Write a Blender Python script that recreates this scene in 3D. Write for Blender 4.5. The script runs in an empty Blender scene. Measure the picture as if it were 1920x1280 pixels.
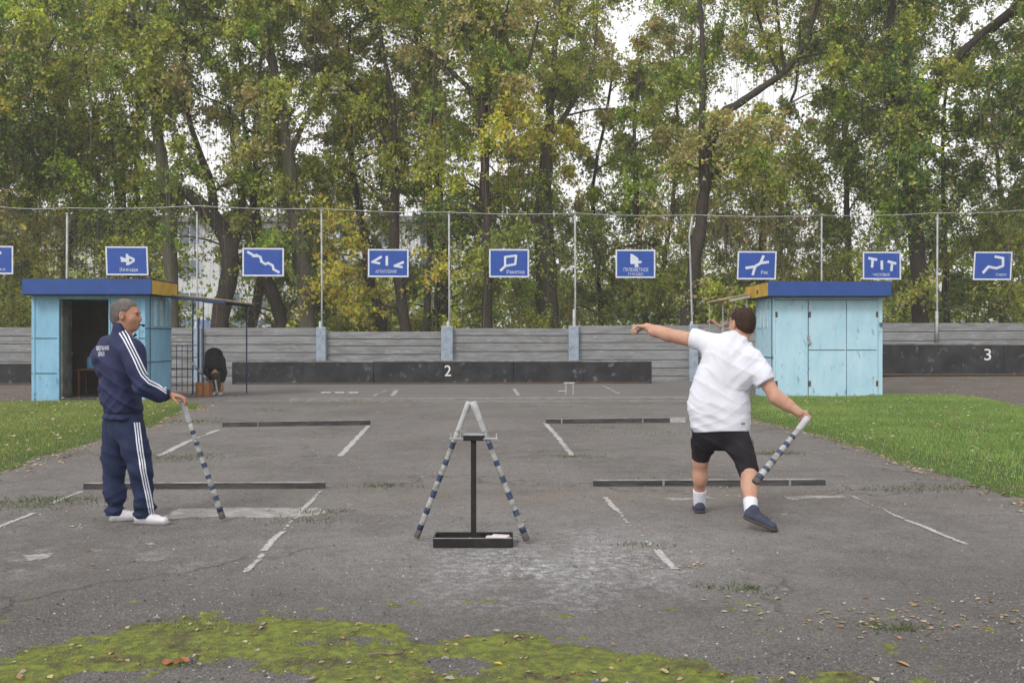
import bpy, math, random
import numpy as np
from mathutils import Vector, Matrix
from mathutils.bvhtree import BVHTree
R = math.radians
random.seed(7); rng = np.random.default_rng(7)
S = bpy.context.scene
C = S.collection

# ------------------------------------------------------------------ camera, light, exposure
CAM_H = 1.40; F = 1785.0; HX = 960.0; HY = 634.0       # eye height, focal length and horizon in 1920-px units
cd = bpy.data.cameras.new('camera'); cam = bpy.data.objects.new('camera', cd); C.objects.link(cam)
cam.location = (0, 0, CAM_H); cam.rotation_euler = (R(90), 0, 0)
cd.sensor_width = 36.0; cd.lens = 36.0 * F / 1920.0; cd.shift_y = -6.0 / 1920.0
cd.clip_start = 0.05; cd.clip_end = 2000
S.camera = cam

SUN_EL, SUN_AZ = 42.0, 215.0        # low soft light from behind and left of the viewer, sky overcast
w = bpy.data.worlds.new('World'); S.world = w; w.use_nodes = True
nt = w.node_tree; nt.nodes.clear()
sky = nt.nodes.new('ShaderNodeTexSky'); sky.sky_type = 'NISHITA'; sky.sun_disc = False
sky.sun_elevation = R(SUN_EL); sky.sun_rotation = R(SUN_AZ)
sky.air_density = 1.0; sky.dust_density = 4.0; sky.ozone_density = 1.0
hs = nt.nodes.new('ShaderNodeHueSaturation'); hs.inputs['Saturation'].default_value = 0.30
mx = nt.nodes.new('ShaderNodeMix'); mx.data_type = 'RGBA'; mx.inputs[0].default_value = 0.6
mx.inputs[7].default_value = (9.6, 9.35, 9.3, 1)      # cloud layer, even and bright
bg = nt.nodes.new('ShaderNodeBackground'); bg.inputs['Strength'].default_value = 0.15
wo = nt.nodes.new('ShaderNodeOutputWorld')
nt.links.new(sky.outputs[0], hs.inputs['Color']); nt.links.new(hs.outputs[0], mx.inputs[6])
nt.links.new(mx.outputs[2], bg.inputs['Color']); nt.links.new(bg.outputs[0], wo.inputs[0])

sd = bpy.data.lights.new('sun', 'SUN'); sd.energy = 1.3; sd.angle = R(14); sd.color = (1.0, 0.96, 0.90)
sun = bpy.data.objects.new('sun', sd); C.objects.link(sun)
az = R(SUN_AZ)
sdir = Vector((math.sin(az) * math.cos(R(SUN_EL)), math.cos(az) * math.cos(R(SUN_EL)), math.sin(R(SUN_EL))))
sun.rotation_euler = sdir.to_track_quat('Z', 'Y').to_euler()

S.view_settings.view_transform = 'Standard'; S.view_settings.look = 'None'
S.view_settings.gamma = 1; S.view_settings.use_curve_mapping = False
S.view_settings.exposure = 0.20
S.render.film_transparent = False

# ------------------------------------------------------------------ helpers
def at(px, py, Y):
    """point of the place seen at photo pixel (px,py) when it stands Y metres away"""
    return Vector(((px - HX) / F * Y, Y, CAM_H - (py - HY) / F * Y))
def sm(a, b, x):
    t = np.clip((np.asarray(x, float) - a) / (b - a), 0, 1); return t * t * (3 - 2 * t)
def gz(x, y):
    """height of the ground: flat court, rising a little far right"""
    return 0.22 * sm(8.0, 12.5, x) * sm(23.0, 30.0, y)
def G(px, py):
    Y = CAM_H * F / (py - HY)
    return Vector(((px - HX) / F * Y, Y, 0.0))

def link(o, parent=None):
    C.objects.link(o)
    if parent is not None: o.parent = parent
    return o
def tag(o, label=None, cat=None, group=None, kind=None):
    if label: o['label'] = label
    if cat: o['category'] = cat
    if group: o['group'] = group
    if kind: o['kind'] = kind
    return o
def empty(name, loc=(0, 0, 0), rz=0.0):
    o = bpy.data.objects.new(name, None); o.empty_display_size = 0.2
    o.location = loc; o.rotation_euler = (0, 0, rz); return link(o)
def copy_tree(o, parent=None):
    kids = [k for k in C.objects if k.parent is o] if not isinstance(o, list) else []
    c = o.copy(); C.objects.link(c)
    if parent is not None: c.parent = parent
    for k in kids: copy_tree(k, c)
    return c

class MB:
    def __init__(s): s.v = []; s.f = []; s.m = []; s.sm = []
    def add(s, verts, faces, mi=0, smooth=False):
        b = len(s.v); s.v.extend([tuple(x) for x in verts])
        for f in faces: s.f.append(tuple(b + i for i in f)); s.m.append(mi); s.sm.append(smooth)
        return s
    def box(s, c, d, rot=None, mi=0, bev=0.0):
        c = Vector(c); hx, hy, hz = d[0] / 2, d[1] / 2, d[2] / 2
        if bev <= 0:
            vs = [Vector((x * hx, y * hy, z * hz)) for z in (-1, 1) for y in (-1, 1) for x in (-1, 1)]
            fs = [(0, 2, 3, 1), (4, 5, 7, 6), (0, 1, 5, 4), (2, 6, 7, 3), (0, 4, 6, 2), (1, 3, 7, 5)]
        else:
            b = min(bev, hx * .8, hy * .8, hz * .8); vs = []; idx = {}
            for z in (-1, 1):
                for y in (-1, 1):
                    for x in (-1, 1):
                        for k in range(3):
                            e = [hx, hy, hz]; 
                            for q in range(3):
                                if q != k: e[q] -= b
                            idx[(x, y, z, k)] = len(vs); vs.append(Vector((x * e[0], y * e[1], z * e[2])))
            fs = []
            for k in range(3):
                a1, a2 = [q for q in range(3) if q != k]
                for sg in (-1, 1):
                    q4 = []
                    for (p, r) in ((-1, -1), (1, -1), (1, 1), (-1, 1)):
                        co = [0, 0, 0]; co[k] = sg; co[a1] = p; co[a2] = r; q4.append(idx[(*co, k)])
                    fs.append(tuple(q4))
            for k in range(3):
                a1, a2 = [q for q in range(3) if q != k]
                for p in (-1, 1):
                    for r in (-1, 1):
                        co = [0, 0, 0]; co[a1] = p; co[a2] = r; lo = list(co); hi = list(co); lo[k] = -1; hi[k] = 1
                        fs.append((idx[(*lo, a1)], idx[(*hi, a1)], idx[(*hi, a2)], idx[(*lo, a2)]))
            for x in (-1, 1):
                for y in (-1, 1):
                    for z in (-1, 1): fs.append((idx[(x, y, z, 0)], idx[(x, y, z, 1)], idx[(x, y, z, 2)]))
            out = []
            for f in fs:      # consistent outward winding
                n = (vs[f[1]] - vs[f[0]]).cross(vs[f[2]] - vs[f[0]]); m = sum((vs[i] for i in f), Vector()) / len(f)
                out.append(f if n.dot(m) > 0 else tuple(reversed(f)))
            fs = out
        if rot is not None:
            M = rot if isinstance(rot, Matrix) else Matrix.Rotation(rot, 3, 'Z')
            vs = [M @ v for v in vs]
        return s.add([c + v for v in vs], fs, mi)
    def beam(s, a, b, w, h, mi=0, bev=0.0):
        """box from a to b, width w across, height h"""
        a = Vector(a); b = Vector(b); d = b - a; L = d.length; x = d.normalized()
        up = Vector((0, 0, 1)) if abs(x.z) < .95 else Vector((0, 1, 0))
        y = up.cross(x).normalized(); z = x.cross(y)
        return s.box((a + b) / 2, (L, w, h), Matrix((x, y, z)).transposed(), mi, bev)
    def tube(s, pts, rad, n=10, mi=0, cap=True):
        pts = [Vector(p) for p in pts]
        if not hasattr(rad, '__len__'): rad = [rad] * len(pts)
        b = len(s.v); ref = None
        for i, p in enumerate(pts):
            t = (pts[min(i + 1, len(pts) - 1)] - pts[max(i - 1, 0)])
            t = t.normalized() if t.length > 1e-9 else Vector((0, 0, 1))
            if ref is None:
                ref = Vector((1, 0, 0)) if abs(t.x) < .8 else Vector((0, 1, 0))
            u = (ref - t * ref.dot(t)).normalized(); v = t.cross(u); ref = u
            for k in range(n):
                a = 2 * math.pi * k / n
                s.v.append(tuple(p + (u * math.cos(a) + v * math.sin(a)) * rad[i]))
        for i in range(len(pts) - 1):
            for k in range(n):
                k2 = (k + 1) % n
                s.f.append((b + i * n + k, b + i * n + k2, b + (i + 1) * n + k2, b + (i + 1) * n + k)); s.m.append(mi); s.sm.append(True)
        if cap:
            s.f.append(tuple(b + k for k in reversed(range(n)))); s.m.append(mi); s.sm.append(False)
            e = b + (len(pts) - 1) * n
            s.f.append(tuple(e + k for k in range(n))); s.m.append(mi); s.sm.append(False)
        return s
    def prism(s, poly, y0, y1, mi=0):
        """polygon in x,z extruded along y"""
        n = len(poly)
        ar = sum(poly[i][0] * poly[(i + 1) % n][1] - poly[(i + 1) % n][0] * poly[i][1] for i in range(n))
        if ar < 0: poly = poly[::-1]
        vs = [(p[0], y0, p[1]) for p in poly] + [(p[0], y1, p[1]) for p in poly]
        fs = [tuple(range(n)), tuple(n + k for k in reversed(range(n)))] + [(i, n + i, n + (i + 1) % n, (i + 1) % n) for i in range(n)]
        return s.add(vs, fs, mi)
    def build(s, name, mats, parent=None, loc=None):
        me = bpy.data.meshes.new(name); me.from_pydata(s.v, [], s.f)
        for m in (mats if isinstance(mats, (list, tuple)) else [mats]): me.materials.append(m)
        me.polygons.foreach_set('material_index', s.m); me.polygons.foreach_set('use_smooth', s.sm); me.update()
        o = bpy.data.objects.new(name, me); link(o, parent)
        if loc is not None: o.location = loc
        return o

def np_mesh(name, V, Fq, mats, parent=None, smooth=False, col=None, nv=4):
    """fast mesh from arrays: V (n,3), Fq (m,nv)"""
    me = bpy.data.meshes.new(name); V = np.ascontiguousarray(V, np.float32); Fq = np.ascontiguousarray(Fq, np.int32)
    me.vertices.add(len(V)); me.vertices.foreach_set('co', V.ravel())
    m = len(Fq); me.loops.add(m * nv); me.loops.foreach_set('vertex_index', Fq.ravel())
    me.polygons.add(m); me.polygons.foreach_set('loop_start', np.arange(m, dtype=np.int32) * nv)
    me.polygons.foreach_set('loop_total', np.full(m, nv, np.int32))
    me.polygons.foreach_set('use_smooth', np.full(m, smooth))
    for mm in (mats if isinstance(mats, (list, tuple)) else [mats]): me.materials.append(mm)
    me.update(calc_edges=True)
    if col is not None:
        at_ = me.attributes.new('tint', 'FLOAT_COLOR', 'FACE')
        at_.data.foreach_set('color', np.ascontiguousarray(np.c_[col, np.ones(len(col))], np.float32).ravel())
    o = bpy.data.objects.new(name, me); return link(o, parent)

# ------------------------------------------------------------------ materials
def NT(m): return m.node_tree.nodes, m.node_tree.links
def mat(name, col, rough=0.8, col2=None, scale=6.0, mix=(0.35, 0.7), bump=0.0, bscale=40.0, metal=0.0, stretch=None,
        spec=0.3, col3=None, scale3=1.5, mix3=(0.55, 0.7), detail=6):
    m = bpy.data.materials.new(name); m.use_nodes = True; N, L = NT(m); b = N['Principled BSDF']
    b.inputs['Roughness'].default_value = rough; b.inputs['Metallic'].default_value = metal
    b.inputs['Specular IOR Level'].default_value = spec; b.inputs['Base Color'].default_value = (*col, 1)
    tc = N.new('ShaderNodeTexCoord'); src = tc.outputs['Object']
    if stretch:
        mp = N.new('ShaderNodeMapping'); mp.inputs['Scale'].default_value = stretch; L.new(src, mp.inputs[0]); src = mp.outputs[0]
    def noise(sc, dt=detail):
        n = N.new('ShaderNodeTexNoise'); n.inputs['Scale'].default_value = sc; n.inputs['Detail'].default_value = dt
        n.inputs['Roughness'].default_value = 0.6; L.new(src, n.inputs['Vector']); return n.outputs['Fac']
    def ramp(f, a, c):
        r = N.new('ShaderNodeMapRange'); r.inputs['From Min'].default_value = a; r.inputs['From Max'].default_value = c
        L.new(f, r.inputs['Value']); return r.outputs[0]
    cur = None
    for cc, sc, mm in ((col2, scale, mix), (col3, scale3, mix3)):
        if cc is None: continue
        k = N.new('ShaderNodeMix'); k.data_type = 'RGBA'
        L.new(ramp(noise(sc), *mm), k.inputs[0])
        if cur is None: k.inputs[6].default_value = (*col, 1)
        else: L.new(cur, k.inputs[6])
        k.inputs[7].default_value = (*cc, 1); cur = k.outputs[2]
    if cur is not None: L.new(cur, b.inputs['Base Color'])
    if bump:
        bn = N.new('ShaderNodeBump'); bn.inputs['Strength'].default_value = 1.0; bn.inputs['Distance'].default_value = bump
        L.new(noise(bscale, 4), bn.inputs['Height']); L.new(bn.outputs[0], b.inputs['Normal'])
    return m

def leaf_mat(name, trans=0.35, rough=0.6):
    m = bpy.data.materials.new(name); m.use_nodes = True; N, L = NT(m); b = N['Principled BSDF']; out = N['Material Output']
    a = N.new('ShaderNodeAttribute'); a.attribute_name = 'tint'
    b.inputs['Roughness'].default_value = rough; b.inputs['Specular IOR Level'].default_value = 0.25
    L.new(a.outputs['Color'], b.inputs['Base Color'])
    t = N.new('ShaderNodeBsdfTranslucent'); L.new(a.outputs['Color'], t.inputs[0])
    mx_ = N.new('ShaderNodeMixShader'); mx_.inputs[0].default_value = trans
    L.new(b.outputs[0], mx_.inputs[1]); L.new(t.outputs[0], mx_.inputs[2]); L.new(mx_.outputs[0], out.inputs['Surface'])
    return m

def snoise(P, sc, seed=0, octv=3):
    """cheap smooth noise in numpy, about -1..1; P (...,2 or 3)"""
    r = np.random.default_rng(seed); out = 0; amp = 1.0; tot = 0
    for o in range(octv):
        a = 0
        for k in range(6):
            d = r.normal(size=P.shape[-1]); d /= np.linalg.norm(d); a = a + np.sin((P @ d) * sc * r.uniform(.7, 1.4) * 2 ** o + r.uniform(0, 6.28))
        out = out + amp * a / 3.2; tot += amp; amp *= .5
    return out / tot

# ------------------------------------------------------------------ ground
class Nd:
    """tiny expression helper for shader nodes"""
    def __init__(s, m): s.N, s.L = NT(m)
    def val(s, sock, x):
        if isinstance(x, (int, float)): sock.default_value = x
        elif isinstance(x, tuple): sock.default_value = (*x, 1) if len(x) == 3 else x
        else: s.L.new(x, sock)
    def m(s, op, a, b=0.0, c=0.0):
        n = s.N.new('ShaderNodeMath'); n.operation = op
        s.val(n.inputs[0], a); s.val(n.inputs[1], b); s.val(n.inputs[2], c); return n.outputs[0]
    def noise(s, vec, sc, det=4, rough=.55, off=0.0):
        n = s.N.new('ShaderNodeTexNoise'); n.inputs['Scale'].default_value = sc; n.inputs['Detail'].default_value = det
        n.inputs['Roughness'].default_value = rough
        if off:
            mp = s.N.new('ShaderNodeMapping'); mp.inputs['Location'].default_value = (off, off * .7, 0); s.L.new(vec, mp.inputs[0]); vec = mp.outputs[0]
        s.L.new(vec, n.inputs['Vector']); return n.outputs['Fac']
    def rng(s, f, a, b):
        r = s.N.new('ShaderNodeMapRange'); r.inputs['From Min'].default_value = a; r.inputs['From Max'].default_value = b
        s.L.new(f, r.inputs['Value']); return r.outputs[0]
    def mix(s, f, a, b):
        k = s.N.new('ShaderNodeMix'); k.data_type = 'RGBA'; s.val(k.inputs[0], f); s.val(k.inputs[6], a); s.val(k.inputs[7], b); return k.outputs[2]
    def blob(s, X, Y, cx, cy, rx, ry):
        a = s.m('POWER', s.m('ABSOLUTE', s.m('DIVIDE', s.m('SUBTRACT', X, cx), rx)), 2.0)
        b = s.m('POWER', s.m('ABSOLUTE', s.m('DIVIDE', s.m('SUBTRACT', Y, cy), ry)), 2.0)
        return s.m('EXPONENT', s.m('MULTIPLY', s.m('ADD', a, b), -1.0))

def asphalt_mat():
    m = bpy.data.materials.new('worn_asphalt'); m.use_nodes = True; e = Nd(m); b = e.N['Principled BSDF']
    tc = e.N.new('ShaderNodeTexCoord').outputs['Object']
    sx = e.N.new('ShaderNodeSeparateXYZ'); e.L.new(tc, sx.inputs[0]); X, Y = sx.outputs[0], sx.outputs[1]
    c = e.mix(e.rng(e.noise(tc, .55, 6), .40, .60), (.196, .182, .169), (.128, .116, .105))
    c = e.mix(e.m('MULTIPLY', e.rng(e.noise(tc, 3.2, 5, off=3), .42, .7), .6), c, (.235, .226, .222))
    c = e.mix(e.m('MULTIPLY', e.rng(e.noise(tc, 9.5, 7, .7, off=9), .48, .70), .75), c, (.085, .077, .072))
    c = e.mix(e.m('MULTIPLY', e.rng(e.noise(tc, 26, 6, .75, off=13), .50, .66), .6), c, (.25, .24, .235))
    c = e.mix(e.m('MULTIPLY', e.rng(e.noise(tc, 48, 4, .7, off=15), .54, .66), .6), c, (.055, .05, .047))
    # darker surface towards the viewer, broken up by noise
    near = e.m('MULTIPLY', e.rng(Y, 6.6, 4.7), e.rng(e.noise(tc, .9, 5, off=21), .15, .5))
    c = e.mix(e.m('MULTIPLY', near, .7), c, (.078, .073, .071))
    # brown dust trodden across at the throwing line, chalk spilt before the stand
    d = e.m('MULTIPLY', e.blob(X, Y, .9, 8.45, 2.6, .45), e.rng(e.noise(tc, 2.5, 5, off=5), .3, .6))
    c = e.mix(e.m('MULTIPLY', d, .5), c, (.24, .185, .15))
    d2 = e.m('MULTIPLY', e.blob(X, Y, .3, 6.4, 1.7, 1.3), e.rng(e.noise(tc, 2.2, 7, .7, off=33), .38, .62))
    c = e.mix(e.m('MULTIPLY', d2, .6), c, (.30, .30, .305))
    ck = e.m('MULTIPLY', e.m('MULTIPLY', e.blob(X, Y, .22, 5.95, .85, .95), e.rng(e.noise(tc, 2.0, 3, off=27), .3, .55)), e.rng(e.noise(tc, 15, 10, .85, off=7), .48, .60))
    c = e.mix(e.m('MULTIPLY', ck, 1.0), c, (.60, .61, .64))
    ck2 = e.m('MULTIPLY', e.blob(X, Y, -3.2, 6.0, 1.3, .35), e.rng(e.noise(tc, 3.5, 8, .7, off=17), .55, .66))
    c = e.mix(e.m('MULTIPLY', ck2, .8), c, (.42, .42, .43))
    # paler concrete of the target yard, earth blown over the far corners
    c = e.mix(e.m('MULTIPLY', e.rng(Y, 21.5, 22.5), .55), c, (.20, .195, .20))
    far = e.m('MULTIPLY', e.rng(e.m('ABSOLUTE', X), 9.0, 11.0), e.rng(Y, 18.0, 21.0))
    c = e.mix(e.m('MULTIPLY', far, e.rng(e.noise(tc, 1.3, 5, off=4), .2, .6)), c, (.13, .10, .08))
    # aggregate
    vo = e.N.new('ShaderNodeTexVoronoi'); vo.inputs['Scale'].default_value = 75; e.L.new(tc, vo.inputs['Vector'])
    sp = e.m('MULTIPLY', e.rng(vo.outputs['Distance'], .34, .15), e.rng(e.noise(tc, 38, 2, off=2), .47, .60))
    c = e.mix(e.m('MULTIPLY', sp, .55), c, (.33, .31, .29))
    vo2 = e.N.new('ShaderNodeTexVoronoi'); vo2.inputs['Scale'].default_value = 160; e.L.new(tc, vo2.inputs['Vector'])
    c = e.mix(e.m('MULTIPLY', e.rng(vo2.outputs['Distance'], .35, .75), .5), c, (.05, .046, .045))
    vo3 = e.N.new('ShaderNodeTexVoronoi'); vo3.inputs['Scale'].default_value = 120; e.L.new(tc, vo3.inputs['Vector'])
    wn = e.N.new('ShaderNodeTexWhiteNoise'); e.L.new(vo3.outputs['Position'], wn.inputs['Vector'])
    c = e.mix(e.m('MULTIPLY', e.rng(wn.outputs['Value'], .72, .95), .28), c, (.30, .285, .27))
    c = e.mix(e.m('MULTIPLY', e.rng(wn.outputs['Value'], .30, .05), .36), c, (.045, .042, .04))
    # cracks
    vc = e.N.new('ShaderNodeTexVoronoi'); vc.feature = 'DISTANCE_TO_EDGE'; vc.inputs['Scale'].default_value = .42
    ad = e.N.new('ShaderNodeVectorMath'); ad.operation = 'ADD'; nn = e.N.new('ShaderNodeTexNoise'); nn.inputs['Scale'].default_value = 2.2; nn.inputs['Detail'].default_value = 6
    e.L.new(tc, nn.inputs['Vector']); e.L.new(tc, ad.inputs[0]); e.L.new(nn.outputs['Color'], ad.inputs[1]); e.L.new(ad.outputs[0], vc.inputs['Vector'])
    cr = e.m('MULTIPLY', e.rng(vc.outputs['Distance'], .012, .003), e.rng(e.noise(tc, .5, 3, off=31), .48, .6))
    c = e.mix(e.m('MULTIPLY', cr, .45), c, (.05, .046, .042))
    e.L.new(c, b.inputs['Base Color']); b.inputs['Roughness'].default_value = .9; b.inputs['Specular IOR Level'].default_value = .25
    bn = e.N.new('ShaderNodeBump'); bn.inputs['Distance'].default_value = .009; bn.inputs['Strength'].default_value = .9
    h = e.m('ADD', e.noise(tc, 70, 5), e.m('MULTIPLY', e.noise(tc, 9, 4), 2.0))
    h = e.m('SUBTRACT', h, e.m('MULTIPLY', cr, 1.2))
    e.L.new(h, bn.inputs['Height']); e.L.new(bn.outputs[0], b.inputs['Normal'])
    return m

def sheet(name, xs, ys, zf, m, kind='structure'):
    XX, YY = np.meshgrid(xs, ys, indexing='ij'); ZZ = zf(XX, YY)
    V = np.c_[XX.ravel(), YY.ravel(), np.asarray(ZZ).ravel()]; n = len(ys); i, j = np.meshgrid(np.arange(len(xs) - 1), np.arange(n - 1), indexing='ij')
    a = (i * n + j).ravel(); Q = np.c_[a, a + n, a + n + 1, a + 1]
    o = np_mesh(name, V, Q, m, smooth=True); tag(o, kind=kind); return o

M_earth = mat('earth', (.10, .085, .06), .95, (.055, .07, .025), .8, (.4, .6), bump=.02, bscale=5, col3=(.16, .12, .08), scale3=3)
xs = np.unique(np.r_[np.linspace(-600, -40, 12), np.linspace(-40, 40, 81), np.linspace(40, 600, 12)])
ys = np.unique(np.r_[np.linspace(-60, 0, 8), np.linspace(0, 50, 51), np.linspace(50, 900, 14)])
sheet('ground', xs, ys, lambda x, y: gz(x, y) - .03 + 0 * x, M_earth)
sheet('asphalt_court', np.linspace(-24, 26, 101), np.linspace(-4, 34, 77), lambda x, y: gz(x, y) + 0 * x, asphalt_mat())

def inpoly(P, poly):
    x, y = P[:, 0], P[:, 1]; ins = np.zeros(len(P), bool); n = len(poly)
    for i in range(n):
        x1, y1 = poly[i]; x2, y2 = poly[(i + 1) % n]
        if y1 == y2: continue
        c = ((y1 > y) != (y2 > y)) & (x < (x2 - x1) * (y - y1) / (y2 - y1) + x1); ins ^= c
    return ins
def polydist(P, poly):
    d = np.full(len(P), 1e9); n = len(poly)
    for i in range(n):
        a = np.array(poly[i]); b = np.array(poly[(i + 1) % n]); ab = b - a
        t = np.clip(((P - a) @ ab) / (ab @ ab + 1e-9), 0, 1); q = a + t[:, None] * ab
        d = np.minimum(d, np.linalg.norm(P - q, axis=1))
    return d
gpoly = lambda L: [tuple(G(*p)[:2]) for p in L]
LEFT = gpoly([(-330, 925), (0, 884), (60, 864), (150, 837), (195, 820), (290, 797), (325, 779), (345, 771), (378, 764), (372, 757), (330, 752), (0, 757), (-330, 757)])
RIGHT = gpoly([(1393, 745), (1390, 762), (1402, 784), (1470, 801), (1540, 817), (1640, 850), (1760, 887), (1850, 914), (1925, 940), (2250, 1040), (2400, 800), (1930, 768), (1880, 753), (1800, 743), (1655, 743), (1560, 747), (1450, 746), (1415, 743)])

def blades(P, z, hgt, wid, col, lean=.5):
    n = len(P); a = rng.uniform(0, 6.283, n); h = hgt * rng.uniform(.5, 1.3, n); ww = wid * rng.uniform(.6, 1.3, n)
    d = np.c_[np.cos(a), np.sin(a)] * (ww / 2)[:, None]; la = rng.uniform(0, 6.283, n); ll = h * rng.uniform(0, lean, n)
    V = np.zeros((n, 3, 3)); V[:, 0, :2] = P - d; V[:, 1, :2] = P + d; V[:, 2, :2] = P + np.c_[np.cos(la), np.sin(la)] * ll[:, None]
    V[:, 0, 2] = V[:, 1, 2] = z; V[:, 2, 2] = z + h
    return V.reshape(-1, 3), np.arange(3 * n).reshape(-1, 3), col
M_grass = leaf_mat('grass_blade', .35, .55)
M_lawn = mat('lawn_soil', (.075, .12, .022), .95, (.05, .085, .018), 5, (.35, .65), bump=.02, bscale=60, col3=(.10, .085, .05), scale3=2.2, mix3=(.58, .72))
def lawn_z(P, poly): return .008 + .045 * sm(0, .5, polydist(P, poly)) + .012 * (snoise(P, 3.0, 5) + 1) * sm(0, .3, polydist(P, poly))
def lawn(poly, dens, colA, colB, seed):
    A = np.array(poly); lo, hi = A.min(0), A.max(0)
    lo = np.maximum(lo, (-17, 5)); hi = np.minimum(hi, (18, 26))
    xs = np.arange(lo[0] - .2, hi[0] + .2, .1); ys = np.arange(lo[1] - .2, hi[1] + .2, .1)
    XX, YY = np.meshgrid(xs, ys, indexing='ij'); P = np.c_[XX.ravel(), YY.ravel()]
    D = polydist(P, poly) * np.where(inpoly(P, poly), 1, -1) + .10 * snoise(P, 4, seed) + .05 * snoise(P, 13, seed + 1)
    z = np.where(D > 0, lawn_z(P, poly), -.02) + gz(P[:, 0], P[:, 1])
    n = len(ys); i, j = np.meshgrid(np.arange(len(xs) - 1), np.arange(n - 1), indexing='ij'); a = (i * n + j).ravel(); Q = np.c_[a, a + n, a + n + 1, a + 1]
    Q = Q[(D[Q] > -.12).any(1)]
    u, inv = np.unique(Q, return_inverse=True); V = np.c_[P[u], z[u]]
    o = np_mesh('lawn_soil', V, inv.reshape(Q.shape), M_lawn, smooth=True); tag(o, kind='structure')
    # blades, denser where near
    N = int((hi[0] - lo[0]) * (hi[1] - lo[1]) * dens); P = rng.uniform(lo, hi, (N, 2))
    D = polydist(P, poly) * np.where(inpoly(P, poly), 1, -1) + .10 * snoise(P, 4, seed) + .05 * snoise(P, 13, seed + 1) + rng.normal(0, .05, N)
    keep = (D > 0) & (rng.random(N) < .75 + .5 * snoise(P, 1.6, seed + 3)); P = P[keep]; D = D[keep]
    t = np.clip(.5 + .45 * snoise(P, 1.1, seed + 5) + .25 * snoise(P, 4.5, seed + 6) + rng.normal(0, .22, len(P)), 0, 1)[:, None]
    col = np.array(colA) * (1 - t) + np.array(colB) * t
    dry = rng.random(len(P)) < .06 + .25 * (D < .15); col[dry] = np.array((.24, .21, .09)) * rng.uniform(.6, 1.1, (dry.sum(), 1))
    return blades(P, lawn_z(P, poly) + gz(P[:, 0], P[:, 1]) - .005, .042 * (0.5 + .6 * sm(0, .6, D)), .014, col)
g1 = lawn(LEFT, 1100, (.17, .24, .055), (.34, .40, .12), 11)
g2 = lawn(RIGHT, 1500, (.14, .26, .055), (.30, .41, .12), 23)
V = np.r_[g1[0]]; o = np_mesh('lawn_grass', g1[0], g1[1], M_grass, col=g1[2], nv=3)
tag(o, 'short yellowish grass of the left lawn by the open kiosk', 'grass', kind='stuff')
o = np_mesh('lawn_grass', g2[0], g2[1], M_grass, col=g2[2], nv=3)
tag(o, 'bright green short grass of the right lawn before the closed kiosk', 'grass', kind='stuff')

# tufts in the cracks of the asphalt
tp = []
for px, py, rr, n in ((720, 911, .16, 160), (600, 960, .14, 120), (1085, 856, .22, 160), (1380, 1103, .12, 110), (1675, 1178, .10, 120), (1345, 905, .2, 240),
                      (1235, 899, .2, 60), (880, 1003, .08, 20), (1370, 911, .15, 120), (320, 858, .4, 420), (1430, 850, .25, 200), (525, 770, .3, 120),
                      (560, 975, .15, 90), (360, 790, .5, 500), (1205, 1022, .1, 50), (1690, 918, .25, 160), (1790, 915, .3, 220), (40, 945, .35, 520), (120, 935, .25, 220),
                      (1220, 812, .5, 160), (1150, 800, .5, 120), (650, 758, .6, 200), (1465, 850, .2, 150), (1700, 782, .8, 300)):
    g = G(px, py); q = rng.normal(0, 1, (n, 2)) * (rr, rr * .45) + (g.x, g.y); tp.append(q)
P = np.concatenate(tp); t = rng.random(len(P))[:, None]
V_, F_, c_ = blades(P, gz(P[:, 0], P[:, 1]) - .002, .028, .009, np.array((.05, .085, .02)) * (1 - t) + np.array((.12, .15, .04)) * t, 1.6)
o = np_mesh('weeds', V_, F_, M_grass, col=c_, nv=3); tag(o, 'small weeds growing in the cracks of the grey asphalt', 'weeds', kind='stuff')

# moss in the foreground
M_moss = mat('moss', (.22, .25, .055), .95, (.13, .15, .055), 20, (.38, .58), bump=.012, bscale=140, col3=(.10, .082, .058), scale3=5.5, mix3=(.52, .66), spec=.1)
mtop = np.array([(-200, 1245), (0, 1216), (60, 1203), (160, 1188), (250, 1172), (330, 1160), (420, 1158), (480, 1157), (550, 1148), (610, 1156), (660, 1170), (735, 1178), (800, 1205), (860, 1192),
                 (960, 1181), (1040, 1190), (1100, 1203), (1180, 1222), (1260, 1232), (1340, 1250), (1430, 1256), (1560, 1250), (1680, 1266), (1760, 1282), (2100, 1320)], float)
def moss_mask(P):
    px = HX + P[:, 0] / P[:, 1] * F; ey = CAM_H * F / (np.interp(px, mtop[:, 0], mtop[:, 1]) - HY)
    d = ey - P[:, 1] + .11 * snoise(P, 7, 41, 4)
    holes = snoise(P * (1, 1.6), 2.6, 43, 4)
    holes = holes - .35 * sm(1050, 1250, px) - 0 * d
    return np.minimum(d * 7 + .1, 1.2) - 9 * np.clip(-d - .10, 0, 1) - 2.6 * np.clip(holes - .02, 0, 1) - .7 * np.clip(.05 - d, 0, 1) - 1.8 * np.clip(snoise(P, 9, 45, 3) - .12, 0, 1)
xs = np.arange(-3.4, 3.4, .012); ys = np.arange(2.6, 5.1, .012); XX, YY = np.meshgrid(xs, ys, indexing='ij'); P = np.c_[XX.ravel(), YY.ravel()]
mm = moss_mask(P); mm = mm + .50 * snoise(P, 40, 46, 3) + .3 * snoise(P, 14, 49, 2); z = np.clip(mm, -.2, 1) * .012 + .004 * snoise(P, 45, 47, 2) + .005 * snoise(P, 16, 48, 2) + .001 * rng.normal(size=len(P)) - .003
n = len(ys); i, j = np.meshgrid(np.arange(len(xs) - 1), np.arange(n - 1), indexing='ij'); a = (i * n + j).ravel(); Q = np.c_[a, a + n, a + n + 1, a + 1]
Q = Q[(z[Q] > -.001).any(1)]; u, inv = np.unique(Q, return_inverse=True)
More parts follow.
